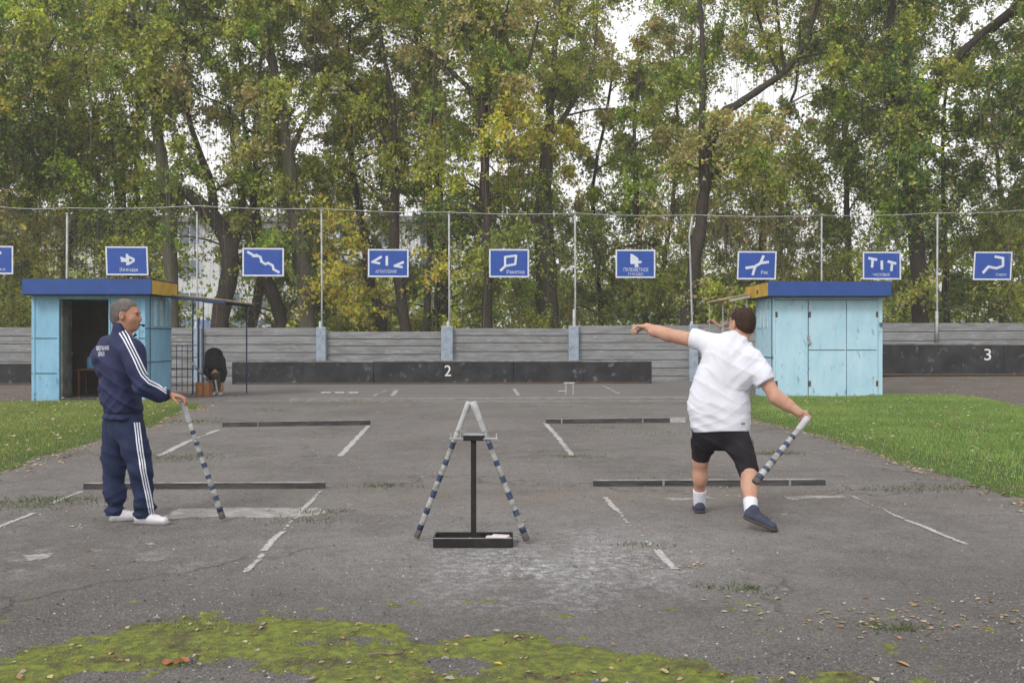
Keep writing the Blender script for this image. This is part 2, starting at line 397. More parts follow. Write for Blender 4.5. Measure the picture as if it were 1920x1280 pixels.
o = np_mesh('moss', np.c_[P, z][u], inv.reshape(Q.shape), M_moss, smooth=True); tag(o, 'yellow-green moss carpet creeping over the asphalt in the foreground', 'moss', kind='stuff')
N = 60000; P = np.c_[rng.uniform(-3.3, 3.3, N), rng.uniform(2.7, 5.0, N)]; mm = moss_mask(P); P = P[mm > .25]
mm = mm[mm > .25]; tl = snoise(P, 3, 51) 
t = np.clip(.5 + .4 * snoise(P, 6, 52) + rng.normal(0, .2, len(P)), 0, 1)[:, None]
hh = np.where(tl > .55, .015, .0055) * rng.uniform(.5, 1.2, len(P))
V_, F_, c_ = blades(P, np.clip(mm, 0, 1) * .014 - .002, hh, .006, np.where((tl > .45)[:, None], np.array((.13, .17, .07)), np.array((.14, .18, .04))) * (1 - t) + np.array((.29, .32, .085)) * t, 1.0)
o = np_mesh('moss_tufts', V_, F_, M_grass, col=c_, nv=3); tag(o, 'tiny grass and moss sprouts over the foreground moss', 'moss', kind='stuff')

# painted lines on the asphalt, worn
def worn_line(mb, a, b, wd, wear, seed):
    a = Vector(a); b = Vector(b); d = b - a; L = d.length; t = d / L; s = Vector((-t.y, t.x, 0)); nu = max(2, int(L / .015)); nv = 6
    us = np.linspace(0, L, nu + 1); vs = np.linspace(-wd / 2, wd / 2, nv + 1)
    pts = np.array([[tuple(a + t * u + s * (v + .006 * math.sin(u * 9 + seed) + rng.normal(0, .0025))) for v in vs] for u in us])
    pts[:, :, 2] = gz(pts[:, :, 0], pts[:, :, 1]) + .004
    ctr = (pts[:-1, :-1] + pts[1:, 1:]) / 2; k = snoise(ctr[:, :, :2], 40, seed, 3) * .75 + snoise(ctr[:, :, :2], 5, seed + 1, 1) * .5 + rng.normal(0, .18, (nu, nv)) + .10
    k -= .5 * (np.abs((np.arange(nv) - (nv - 1) / 2)) / 2.5)[None, :] ** 2
    for i in range(nu):
        for j in range(nv):
            if k[i, j] > wear: mb.add([pts[i, j], pts[i + 1, j], pts[i + 1, j + 1], pts[i, j + 1]], [(0, 1, 2, 3)])
M_line = mat('line_paint', (.44, .43, .43), .85, (.25, .245, .24), 30, (.4, .62))
for k_, (lab, segs) in enumerate([
    ('left_inner', [((458, 1073), (496, 1038), .045, -.1), ((492, 1033), (530, 996), .05, -.6), ((530, 996), (602, 920), .045, -.05), ((638, 855), (691, 798), .075, -.9)]),
    ('left_outer', [((-40, 1004), (62, 962), .05, -.6), ((97, 944), (152, 921), .05, -.6), ((298, 855), (345, 831), .085, -.8), ((345, 831), (408, 806), .085, -.5), ((298, 788), (338, 771), .10, -.9)]),
    ('right_inner', [((1264, 1067), (1232, 1030), .05, -.8), ((1232, 1030), (1180, 982), .045, .12), ((1180, 982), (1132, 930), .05, -.15), ((1073, 854), (1050, 825), .075, -.6), ((1050, 825), (1022, 793), .075, -.9)]),
    ('right_outer', [((1814, 1021), (1700, 975), .045, -.3), ((1700, 975), (1598, 930), .04, -.15)]),
    ('yard', [((735, 742), (744, 731), .12, -.4), ((972, 741), (963, 728), .10, -.3), ((1160, 738), (1130, 722), .10, -.1), ((700, 742), (725, 731), .09, .0)])]):
    mb = MB()
    for q, (p0, p1, wd, wear) in enumerate(segs): worn_line(mb, G(*p0), G(*p1), wd, wear, 60 + 7 * k_ + q)
    tag(mb.build('painted_line', M_line), kind='structure')

# pale plaster patches under the players
M_patch = mat('worn_white_patch', (.33, .32, .30), .85, (.21, .205, .195), 9, (.4, .62), col3=(.15, .145, .14), scale3=35, mix3=(.55, .66))
def patch(pxs, seed, m=M_patch):
    poly = [tuple(G(*p)[:2]) for p in pxs]; A = np.array(poly); lo, hi = A.min(0) - .05, A.max(0) + .05
    xs = np.arange(lo[0], hi[0], .02); ys = np.arange(lo[1], hi[1], .02); XX, YY = np.meshgrid(xs, ys, indexing='ij'); P = np.c_[XX.ravel(), YY.ravel()]
    D = polydist(P, poly) * np.where(inpoly(P, poly), 1, -1) + .035 * snoise(P, 18, seed) + .02 * snoise(P, 60, seed + 1) - .01 ; n = len(ys)
    i, j = np.meshgrid(np.arange(len(xs) - 1), np.arange(n - 1), indexing='ij'); a = (i * n + j).ravel(); Q = np.c_[a, a + n, a + n + 1, a + 1]; Q = Q[(D[Q] > 0).all(1)]
    u, inv = np.unique(Q, return_inverse=True); tag(np_mesh('painted_line', np.c_[P, np.full(len(P), .0025)][u], inv.reshape(Q.shape), m), kind='structure')
patch([(300, 968), (330, 953), (430, 951), (610, 952), (618, 962), (560, 972), (400, 970), (300, 975)], 81)
patch([(1245, 934), (1330, 929), (1345, 934), (1260, 939)], 82)
patch([(1462, 930), (1580, 927), (1588, 933), (1480, 937)], 83)
patch([(1455, 962), (1520, 960), (1520, 963), (1460, 965)], 84)
patch([(267, 1020), (296, 1013), (300, 1020), (275, 1026)], 85); patch([(378, 1020), (400, 1018), (402, 1024), (384, 1027)], 86)
patch([(35, 1040), (105, 1035), (110, 1045), (50, 1052)], 87)

# concrete strips at the front of the target yard
M_conc = mat('old_concrete', (.25, .245, .235), .9, (.17, .165, .155), 5, (.35, .65), bump=.004, bscale=50)
mb = MB()
a, b = G(545, 749.5), G(1292, 746.5); mb.beam(a + Vector((0, 0, .006)), b + Vector((0, 0, .006)), .30, .05)
a, b = G(852, 753.5), G(1292, 752); mb.beam(a + Vector((0, 0, .0)), b + Vector((0, 0, .0)), .16, .03)
a, b = G(430, 751), G(852, 752); mb.beam(a + Vector((0, -.1, -.005)), b + Vector((0, -.1, -.005)), .10, .04)
tag(mb.build('yard_edge', M_conc), kind='structure')

# fallen leaves and grit
M_leaf = leaf_mat('fallen_leaf', .15, .75)
def litter(P, size, pal, z0=.004, curl=.35):
    n = len(P); a = rng.uniform(0, 6.283, n); s = size * rng.uniform(.5, 1.3, n); ca, sa = np.cos(a), np.sin(a)
    loc = np.array([(-.5, 0, 0), (-.2, -.30, .45), (.18, -.24, .35), (.5, .04, .1), (.16, .30, .5), (-.22, .24, .4)]); V = np.zeros((n, 6, 3))
    for k in range(6):
        x, y, zz = loc[k]; y = y * rng.uniform(.7, 1.2, n); x = x * rng.uniform(.8, 1.2, n); V[:, k, 0] = P[:, 0] + (x * ca - y * sa) * s; V[:, k, 1] = P[:, 1] + (x * sa + y * ca) * s
        V[:, k, 2] = z0 + zz * s * curl * rng.uniform(0, 1.3, n)
    V[:, :, 2] += gz(P[:, 0], P[:, 1])[:, None]
    c = np.array(pal)[rng.integers(0, len(pal), n)] * rng.uniform(.7, 1.15, (n, 1)); return V.reshape(-1, 3), np.arange(6 * n).reshape(-1, 6), c
PAL = [(.38, .28, .14), (.30, .19, .10), (.42, .36, .26), (.22, .13, .07), (.45, .37, .20), (.40, .27, .20), (.34, .30, .25)]
def ring(poly, n, sig, i0=0, i1=None):
    out = []; m = len(poly); ed = [(poly[i], poly[(i + 1) % m]) for i in range(m)][i0:i1]; L = [math.dist(*e) for e in ed]; tot = sum(L)
    for e_, l in zip(ed, L):
        k = int(n * l / tot); t = rng.random(k)[:, None]; out.append(np.array(e_[0]) * (1 - t) + np.array(e_[1]) * t + rng.normal(0, sig, (k, 2)))
    return np.concatenate(out)
parts = []
parts.append(litter(np.c_[rng.uniform(-9, 9, 420), rng.uniform(5, 24, 420)], .042, PAL))
P = np.c_[rng.uniform(-3.2, 3.2, 800), rng.uniform(3.2, 5.0, 800)]; keep = moss_mask(P) > -.1; parts.append(litter(P[keep], .034, PAL, .012, .5))
parts.append(litter(ring(RIGHT, 900, .16, 0, 9), .06, PAL)); parts.append(litter(ring(LEFT, 900, .2, 0, 9), .06, PAL))
P = np.c_[rng.uniform(-14, -5, 1300), rng.uniform(10, 21, 1300)]; P = P[inpoly(P, LEFT)]; parts.append(litter(P, .065, PAL[:5] + [(.5, .45, .3)], .115, .5))
P = np.c_[rng.uniform(4.5, 15, 1300), rng.uniform(8, 22, 1300)]; P = P[inpoly(P, RIGHT)]; parts.append(litter(P, .065, PAL[:5] + [(.5, .45, .3)], .115, .5))
parts.append(litter(np.c_[rng.uniform(8.8, 17, 420), rng.uniform(22.5, 30.3, 420)], .07, PAL)); parts.append(litter(np.c_[rng.uniform(-16, -10.6, 500), rng.uniform(20.5, 28, 500)], .07, PAL))
parts.append(litter(np.c_[rng.normal(-3.6, .7, 160), rng.normal(21.2, .25, 160)], .06, PAL)); parts.append(litter(np.c_[rng.normal(-7.6, .6, 260), rng.normal(23.6, .7, 260)], .07, PAL))
for px, py, n, s in ((1700, 1165, 70, .35), (1780, 1150, 40, .3), (1280, 1062, 20, .15), (1460, 1150, 40, .3), (700, 857, 6, .12), (975, 965, 8, .1), (1560, 905, 10, .15), (1380, 905, 14, .15), (1900, 1130, 20, .15), (1440, 1120, 10, .3), (1130, 765, 20, .5)):
    g = G(px, py); parts.append(litter(rng.normal(0, 1, (n, 2)) * (s, s * .5) + (g.x, g.y), .03, PAL))
P = np.c_[rng.uniform(-2.6, 2.6, 5000), rng.uniform(3.6, 5.0, 5000)]; P = P[(moss_mask(P) > .0) & (snoise(P, 5, 93) > 0)]; parts.append(litter(P, .010, [(.10, .07, .04), (.2, .15, .1), (.3, .27, .22), (.06, .05, .035)], .011, .6))
g = G(933, 1251); parts.append(litter(np.array([(g.x, g.y)]), .05, [(.62, .45, .08)], .018, .3))
g = G(1692, 1245); parts.append(litter(np.array([(g.x, g.y)]), .06, [(.55, .28, .12)], .004, .3))
g = G(330, 1248); parts.append(litter(np.array([(g.x, g.y), (g.x + .03, g.y + .02), (g.x - .04, g.y)]), .055, [(.30, .12, .06)], .018, .5))
off = 0; VV, QQ, CC = [], [], []
for v, q, c in parts: VV.append(v); QQ.append(q + off); CC.append(c); off += len(v)
o = np_mesh('fallen_leaves', np.concatenate(VV), np.concatenate(QQ), M_leaf, col=np.concatenate(CC), nv=6); tag(o, 'dry brown and yellow fallen leaves scattered over the court and lawns', 'leaves', kind='stuff')

M_grit = leaf_mat('grit', 0.0, .9)
N = 26000; t = rng.random(N) ** 1.9; P = np.c_[rng.uniform(-1, 1, N), 3.5 + 11 * t]; P[:, 0] *= P[:, 1] * .6
cl = snoise(P, 1.5, 91) + .5 * sm(1.5, 0, np.hypot(P[:, 0] - .5, (P[:, 1] - 6) * 1.2)); P = P[cl > -.1]; n = len(P)
r = rng.uniform(.0014, .0042, n) * (1 + 1.6 * rng.random(n) ** 8); base = np.array([(1, 0, 0), (0, 1, 0), (-1, 0, 0), (0, -1, 0), (0, 0, .9)])
V_ = base[None] * r[:, None, None] * rng.uniform(.6, 1.3, (n, 5, 1)); V_[:, :, 0] += P[:, :1]; V_[:, :, 1] += P[:, 1:2]; V_[:, :, 2] += .0005
k = np.arange(n)[:, None] * 5; F_ = np.concatenate([k + np.array([(0, 1, 4)]), k + np.array([(1, 2, 4)]), k + np.array([(2, 3, 4)]), k + np.array([(3, 0, 4)])])
g_ = rng.choice([.03, .04, .05, .07, .12, .2, .3, .42], n)[:, None] * np.array((1, .97, .95)); o = np_mesh('grit', V_.reshape(-1, 3), F_, M_grit, col=np.tile(g_, (4, 1)), nv=3)
tag(o, 'small stones and crumbs loose on the asphalt', 'grit', kind='stuff')

# twigs lying on the moss
M_twig = mat('dry_twig', (.20, .17, .14), .9, (.12, .10, .08), 20)
for px, py, ang, L, lab in ((725, 1233, 8, .16, 'grey dry twig lying on the moss in the foreground middle'), (665, 1190, 60, .10, 'short dark twig on the moss left of the grey twig')):
    g = G(px, py); a = R(ang); mb = MB()
    mb.tube([g + Vector((math.cos(a) * L * (t - .5), math.sin(a) * L * (t - .5), .02 + .004 * math.sin(t * 7))) for t in (0, .3, .6, 1)], [.004, .005, .004, .002], 6)
    tag(mb.build('twig', M_twig), lab, 'twig')

# ------------------------------------------------------------------ concrete fence, barriers, net
FY = lambda x: 30.9 + .045 * (x + 2.1)                  # line of the fence
fdir = Vector((1, .045, 0)).normalized(); fang = math.atan(.045)
def fx(px, off=0.0):
    """point of the fence line seen at photo column px"""
    k = (px - HX) / F; Y = (30.9 + .045 * 2.1 + off) / (1 - .045 * k); return k * Y, Y
M_fence = mat('fence_concrete', (.255, .265, .275), .9, (.175, .172, .168), 2.2, (.38, .65), bump=.006, bscale=30, stretch=(.7, .7, 4), col3=(.36, .37, .37), scale3=5, mix3=(.58, .7))
M_fpost = mat('fence_post_paint', (.30, .36, .43), .85, (.20, .23, .26), 5, (.45, .7), bump=.003, bscale=30)
M_groove = mat('fence_groove', (.15, .155, .155), .95, (.20, .19, .17), 8)  # darker tone of the backing between the ribs
fence = empty('concrete_fence', (0, 30.9, 0)); tag(fence, 'long blue-grey concrete panel fence with horizontal ribs behind the court', 'fence')
bays = [(-260, -100, 615), (-95, 130, 613), (130, 362, 614), (378, 595, 614), (613, 829, 621), (848, 1066, 615), (1085, 1292, 610), (1308, 1530, 607), (1532, 1752, 605), (1754, 1980, 605), (1982, 2200, 605)]
for i, (x0, x1, yt) in enumerate(bays):
    a = fx(x0); b = fx(x1); ztop = CAM_H - (yt - HY) / F * (a[1] + b[1]) / 2; base = float(gz((a[0] + b[0]) / 2, 30))
    mb = MB(); L = math.dist(a, b); nr = 7; z0 = -.1; ph = (ztop - z0) / nr; mid = Vector(((a[0] + b[0]) / 2, (a[1] + b[1]) / 2, 0)) - Vector((0, 30.9, 0))
    ph_r = [ph * random.uniform(.85, 1.15) for _ in range(nr)]; sc_ = (ztop - z0) / sum(ph_r); z = z0
    for r_ in range(nr):
        h = ph_r[r_] * sc_; mb.box(mid + Vector((0, .0, z + h / 2)), (L, .07 - .012 * (r_ % 2) + .006 * random.random(), h - .022), fang, 0, .012); z += h
    mb.box(mid + Vector((0, .012, (z0 + ztop) / 2)), (L - .01, .03, ztop - z0 - .03), fang, 1)
    mb.build('fence_panel', [M_fence, M_groove], fence)
for px, wd, yt, yb in ((370, 17, 614, 720), (603, 18, 613, 720), (838.5, 22, 611, 720), (1075.5, 19, 611, 720), (1300, 16, 608, 720)):
    x, y = fx(px, -.08); zt = CAM_H - (yt - HY) / F * y; mb = MB(); W_ = wd / F * y
    mb.box((x, y - 30.9 - .02, (zt - .1) / 2), (W_, .2, zt + .1), fang, 0, .02); mb.build('fence_post', M_fpost, fence)

M_tar = mat('tarred_board', (.022, .023, .026), .85, (.048, .05, .053), 2.5, (.4, .7), bump=.004, bscale=20, col3=(.14, .145, .155), scale3=4.5, mix3=(.60, .70), spec=.2)
M_cap = mat('barrier_cap', (.23, .235, .24), .9, (.14, .14, .14), 3, (.4, .6))
M_white = mat('white_paint', (.78, .78, .76), .6, (.6, .6, .58), 9)
M_rust = mat('rusty_dark', (.07, .055, .045), .9, (.12, .08, .05), 8)

def text_mesh(body, w_, h_, name='lettering', m=None, parent=None, M=None, extrude=.002, shear=0):
    cu = bpy.data.curves.new(name, 'FONT'); cu.body = body; cu.extrude = 0; cu.resolution_u = 3; cu.align_x = 'CENTER'
    o = bpy.data.objects.new(name, cu); C.objects.link(o); dg = bpy.context.evaluated_depsgraph_get(); me = bpy.data.meshes.new_from_object(o.evaluated_get(dg)); bpy.data.objects.remove(o)
    V_ = np.array([v.co[:] for v in me.vertices]); lo, hi = V_.min(0), V_.max(0); V_ = (V_ - (lo + hi) / 2) / np.maximum(hi - lo, 1e-6) * (w_, h_, 0)
    fs = [tuple(p.vertices) for p in me.polygons]; bpy.data.meshes.remove(me)
    # stand it up facing -Y
    V3 = np.c_[V_[:, 0], np.zeros(len(V_)), V_[:, 1]]
    return V3, fs
def add_text(parent, body, c, w_, h_, m, name='lettering', rot=0.0, prior=None):
    V3, fs = text_mesh(body, w_, h_); mb = MB(); Mx = Matrix.Rotation(rot, 3, 'Z')
    mb.add([Vector(c) + Mx @ Vector(v) for v in V3], fs); return mb.build(name, m, parent)

def barrier(pxl, pxr, yt, yb, Yc, lab, num=None, npx=None, cap=True, z0=0.0, hnum=.33):
    xl = (pxl - HX) / F * Yc; xr = (pxr - HX) / F * Yc; cx = (xl + xr) / 2; o = empty('backstop', (cx, Yc, z0)); tag(o, lab, 'backstop wall')
    H = CAM_H - (yt - HY) / F * Yc - z0; L = xr - xl; mb = MB(); n = max(3, int(L / 2.0)); x = -L / 2
    for i in range(n):
        l = L / n; hh = H + random.uniform(-.012, .012); mb.box((x + l / 2, .045 * (x + l / 2) + random.uniform(-.008, .008), (hh - .06) / 2), (l + .0, .12, hh + .06), fang, 0, .015); x += l - .0
    mb.build('board', M_tar, o)
    if cap:
        mb = MB(); x = -L / 2
        for i in range(n * 2):
            l = L / n / 2; mb.box((x + l / 2, .045 * (x + l / 2) + .03, H + .012 + random.uniform(-.01, .01)), (l - .012, .2, .05), fang, 0, .01); x += l
        mb.build('cap', M_cap, o)
    mb = MB(); mb.box((0, -.10, .025), (L * .98, .10, .05), fang, 0, .01); mb.build('kick_rail', M_rust, o)
    if num:
        nx = (npx - HX) / F * Yc - cx; add_text(o, num, (nx, .045 * nx - .075, H * .60 if hnum < .36 else H * .68), hnum * .62, hnum, M_white, 'number', fang)
    return o
barrier(441, 1224, 678, 717, 29.3, 'long black tarred backstop marked 2, left of the thrower', '2', 840, hnum=.33)
barrier(1640, 2120, 646, 700, 29.9, 'black backstop marked 3 on the far right', '3', 1849, z0=.24, hnum=.36)
barrier(-260, 62, 682, 722, 28.6, 'dark backstop at the far left, mostly behind the open kiosk', None, cap=False)

# steel net posts, cable, net
M_pole = mat('galvanised_paint', (.40, .42, .43), .6, (.27, .27, .27), 4, (.45, .65), metal=.2)
poles = [(127, 400, 8.0, 0), (370, 398, 6.0, 0), (603, 394, 6.5, 0), (842, 397, 7.0, 0), (1078, 398, 6.5, 0), (1298, 403, 7.0, 1), (1540, 402, 6.0, 0), (1757, 399, 6.5, 0)]
plab = ['white net post rising behind the roof of the open kiosk', 'thin net post behind the lattice shelter and bent-over man', 'net post on the fence post left of the artillery sign',
        'net post above the number 2, between artillery and racket signs', 'net post between the racket sign and the machine-gun nest sign', 'kinked net post at the left of the thrower, bent near its top',
        'net post above the closed kiosk between two signs', 'net post right of the closed kiosk with a thick foot']
tops = []
for (px, yt, wp, kink), lb in zip(poles, plab):
    x, y = fx(px, -.02); zt = CAM_H - (yt - HY) / F * y; o = empty('net_post', (x, y, 0)); tag(o, lb, 'post', 'steel posts carrying the safety net'); r = wp / F * y / 2 * .52
    mb = MB(); zc = zt
    if kink: mb.tube([(.0, -.03, -.1), (.0, -.03, 1.6), (-.09, -.03, zt - .95), (-.11, -.03, zt - .75), (.0, -.03, zt)], r, 12)
    else: mb.tube([(0, -.03, -.1), (random.uniform(-.02, .02), -.03, zt * .5), (0, -.03, zt)], r, 12)
    mb.build('pole', M_pole, o); mb = MB(); hz_ = {1078: 2.35, 1757: 2.3}.get(px, 1.95)
    mb.tube([(-.03, -.05, 1.2), (-.03, -.05, hz_)], r * 1.7, 10); mb.build('foot_sleeve', M_pole, o)
    mb = MB(); mb.box((0, -.05, zt - .02), (.09, .06, .05), 0, 0, .01); mb.build('clamp', M_pole, o); tops.append(Vector((x, y - .03, zt)))
cabpx = [(-120, 390), (0, 388), (127, 390), (370, 386), (603, 391), (842, 398), (1078, 400), (1298, 403), (1540, 404), (1757, 399), (1920, 394), (2060, 390)]
pts = []
for px, py in cabpx:
    x, y = fx(px, -.02); pts.append(Vector((x, y - .03, CAM_H - (py - HY) / F * y)))
pp = []
for i in range(len(pts) - 1):
    for t in np.linspace(0, 1, 7)[:-1]: pp.append(pts[i].lerp(pts[i + 1], t) + Vector((0, 0, -.10 * 4 * t * (1 - t) * .5)))
pp.append(pts[-1]); mb = MB(); mb.tube(pp, .014, 6); tag(mb.build('net_cable', M_pole), 'pale sagging cable along the top of the safety net', 'cable')
# net: thin diamond mesh between cable and fence
M_net = mat('net_wire', (.17, .17, .16), .6, metal=.3)
x0, y0 = fx(-140, -.06); x1, y1 = fx(2080, -.06); L = x1 - x0; zt0, zb0 = 5.45, 1.7; H = zt0 - zb0; st = .16; segs = []
k = -H
while k < L:
    for sgn in (1, -1):
        a0 = (k, zb0) if sgn == 1 else (k, zt0); n_ = 1
        p = [(k, 0), (k + H, H)] if sgn == 1 else [(k, H), (k + H, 0)]
        (u0, v0), (u1, v1) = p
        if u0 < 0: v0 += sgn * (-u0); u0 = 0
        if u1 > L: v1 -= sgn * (u1 - L); u1 = L
        if u1 > u0: segs.append((u0, v0, u1, v1))
    k += st
sg = np.array(segs); wv = .0016
A_ = np.c_[x0 + sg[:, 0], y0 + .045 * sg[:, 0], zb0 + sg[:, 1]]; B_ = np.c_[x0 + sg[:, 2], y0 + .045 * sg[:, 2], zb0 + sg[:, 3]]
D_ = np.zeros_like(A_); D_[:, 2] = wv; E_ = np.zeros_like(A_); E_[:, 1] = wv
V_ = np.stack([A_ - D_, A_ + E_, A_ + D_, B_ - D_, B_ + E_, B_ + D_], 1).reshape(-1, 3); k = np.arange(len(sg))[:, None] * 6
o = np_mesh('safety_net', V_, np.concatenate([k + np.array([(0, 3, 4, 1)]), k + np.array([(1, 4, 5, 2)]), k + np.array([(2, 5, 3, 0)])]), M_net)
tag(o, 'fine grey wire safety net stretched above the fence', 'net')

# ------------------------------------------------------------------ signs
M_blue = mat('sign_blue', (.020, .075, .34), .5, (.018, .06, .28), 3)
M_sign_w = mat('sign_white', (.62, .66, .74), .5, (.50, .54, .60), 5)
M_bolt = mat('bracket', (.10, .10, .11), .6)
def sign(rect, strokes, texts, polys, lab, skew=0, gap=None):
    l, r, t, b = rect; Y = fx((l + r) / 2, -.12)[1]; P_ = lambda px, py: ((px - (l + r) / 2) / F * Y, -(py - (t + b) / 2) / F * Y)
    c = at((l + r) / 2, (t + b) / 2, Y); o = empty('game_sign', c, fang); tag(o, lab, 'sign', 'blue figure signs on the safety net')
    W_, H_ = (r - l) / F * Y, (b - t) / F * Y; k = skew / F * Y
    def q(x, z): return (x + k * (.5 - z / H_ - .5) , z)
    mb = MB(); mb.prism([q(-W_ / 2, -H_ / 2), q(W_ / 2, -H_ / 2), q(W_ / 2, H_ / 2), q(-W_ / 2, H_ / 2)], 0, .02); mb.build('panel', M_blue, o)
    mb = MB(); e = .048
    for p4 in ([(-W_ / 2, H_ / 2 - e), (W_ / 2, H_ / 2 - e), (W_ / 2, H_ / 2), (-W_ / 2, H_ / 2)], [(-W_ / 2, -H_ / 2), (W_ / 2, -H_ / 2), (W_ / 2, -H_ / 2 + e), (-W_ / 2, -H_ / 2 + e)],
               [(-W_ / 2, -H_ / 2 + e), (-W_ / 2 + e, -H_ / 2 + e), (-W_ / 2 + e, H_ / 2 - e), (-W_ / 2, H_ / 2 - e)], [(W_ / 2 - e, -H_ / 2 + e), (W_ / 2, -H_ / 2 + e), (W_ / 2, H_ / 2 - e), (W_ / 2 - e, H_ / 2 - e)]):
        mb.prism([q(*p) for p in p4], -.005, .0)
    mb.build('border', M_sign_w, o)
    mb = MB(); dy = 0
    for (ax, ay, bx, by, wd) in strokes:
        a = Vector(P_(ax, ay)); d_ = Vector(P_(bx, by)); t_ = (d_ - a).normalized(); s_ = Vector((-t_.y, t_.x)) * (wd / F * Y / 2); dy += .0006
        mb.prism([tuple(a - s_), tuple(d_ - s_), tuple(d_ + s_), tuple(a + s_)], -.004 - dy, .0)
    for pl in polys: mb.prism([P_(*p) for p in pl], -.0035, .0)
    mb.build('symbol', M_sign_w, o)
    for (body, tx0, tx1, ty0, ty1) in texts:
        x, z = P_((tx0 + tx1) / 2, (ty0 + ty1) / 2); add_text(o, body, (x, -.004, z), (tx1 - tx0) / F * Y, (ty1 - ty0) / F * Y, M_sign_w)
    for sx_ in (-W_ * .32, W_ * .32): mb = MB(); mb.box((sx_, .035, .03), (.03, .03, H_ * 1.16), 0, 0); mb.build('bracket', M_bolt, o)
    return o
sign((-52, 24, 461, 514), [(-30, 480, -8, 480, 5), (-12, 480, 2, 473, 5), (-22, 480, -28, 495, 5), (-8, 480, -3, 495, 5)], [('Пушка', -20, 9, 502, 508)], [], 'blue sign cut by the left edge of the picture, beside the open kiosk')
sign((199, 277, 462, 516), [(238, 476, 239, 497, 4.5), (226, 483, 240, 489, 4), (227, 489, 241, 489, 4), (240, 481, 252, 487, 4), (252, 488, 241, 495, 4), (240, 481, 241, 495, 3)], [('Звезда', 224, 258, 502, 509.5)], [], 'blue sign with a small right-pointing star figure, above the open kiosk', 2)
sign((455, 532, 465, 518), [(464, 472, 478, 480, 4.2), (473, 480, 484, 480, 4.2), (479, 477, 490, 483, 4.2), (488, 482, 491, 490, 4.2), (488, 489, 499, 496, 4.2), (497, 495, 505, 493, 4.2), (501, 492, 512, 498, 4.2), (511, 497, 513, 505, 4.2), (511, 504, 524, 511, 4.2)], [], [], 'blue sign with a white zigzag crossing it from corner to corner', 0)
sign((690, 766, 467, 519.5), [(696.5, 491, 713, 494, 4), (699, 491, 716, 481, 4.5), (725.3, 480, 725.3, 498, 4.8), (738, 498, 755, 501, 4), (741, 498, 757, 491, 4.5)], [('АРТИЛЛЕРИЯ', 704, 743, 506, 512)], [], 'blue sign with two tilted wedges and an upright bar between them')
sign((917, 992, 467, 520), [(946, 482, 968, 479, 4), (968, 478, 966, 496, 4), (967, 495, 946, 499, 4), (947, 499, 947, 481, 4), (948, 498, 938, 508, 4.5)], [('Ракетка', 950, 983, 506, 513)], [], 'blue sign with a hollow racket figure')
sign((1154, 1229, 468, 521), [], [('ПУЛЕМЕТНОЕ', 1169, 1216, 502, 509), ('ГНЕЗДО', 1178, 1206, 511.5, 516.5)], [[(1182, 476), (1185, 476), (1197, 484), (1197, 489), (1203, 489), (1203, 493), (1196, 494), (1198, 500), (1190, 501), (1190, 495), (1182, 495)]], 'blue sign with a filled white nest figure above two lines of text')
sign((1382, 1456, 471, 524), [(1432, 479, 1426, 493, 4.8), (1424, 493.5, 1442, 491, 4.8), (1428, 492, 1415, 500, 4.8), (1418, 499.5, 1397.5, 502.5, 4.8), (1416, 499, 1411, 516, 4.8)], [('Рак', 1427, 1440, 507, 514)], [], 'blue sign with a forked crayfish figure, above the yellow corner of the closed kiosk', -2)
sign((1617, 1690, 472, 524), [(1627.5, 484, 1644.5, 487, 4.6), (1636, 486, 1634.5, 501.5, 4.6), (1653.4, 488.5, 1653.4, 505.5, 4.8), (1664.5, 490, 1681, 494, 4.6), (1673, 493, 1671.5, 508, 4.6)], [('ЧАСОВЫЕ', 1636, 1669, 512, 517.5)], [], 'blue sign whose figure reads like the letters TIT')
sign((1824.5, 1898, 472, 525), [(1865, 481, 1882, 484, 4.6), (1881, 482, 1881, 499, 4.8), (1882, 498, 1868, 503, 4.6), (1869, 503, 1853, 500, 4.6), (1854, 499, 1842, 512, 4.8)], [('Серп', 1867, 1887, 512, 518)], [], 'blue sign with a white hooked sickle figure at the far right', -3)

# ------------------------------------------------------------------ kiosks and shelters
def painted_steel(nm, c1, c2, c3):
    return mat(nm, c1, .6, c2, 2.2, (.38, .66), bump=.012, bscale=2.6, col3=c3, scale3=5, mix3=(.60, .68), spec=.35, stretch=(1.6, 1.6, .7))
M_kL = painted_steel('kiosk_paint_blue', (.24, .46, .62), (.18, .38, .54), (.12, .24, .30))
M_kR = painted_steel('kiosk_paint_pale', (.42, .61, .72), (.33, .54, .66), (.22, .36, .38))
M_roofb = mat('fascia_blue', (.026, .075, .28), .6, (.020, .058, .21), 3)
M_yel = mat('fascia_yellow', (.52, .34, .05), .6, (.40, .25, .05), 3, (.4, .6))
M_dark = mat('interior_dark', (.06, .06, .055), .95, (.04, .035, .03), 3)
M_door = mat('door_inner_grey', (.20, .22, .20), .9, (.11, .12, .11), 3, (.4, .6), bump=.004, bscale=12, col3=(.30, .32, .30), scale3=5, mix3=(.6, .7))
M_win = mat('frosted_pane', (.50, .66, .70), .35, (.30, .42, .45), 9, (.4, .6), stretch=(6, 6, .5))
M_seam = mat('seam_dark', (.05, .12, .15), .8, (.03, .05, .05), 6)
M_steel = mat('lock_steel', (.35, .35, .35), .4, metal=.7)
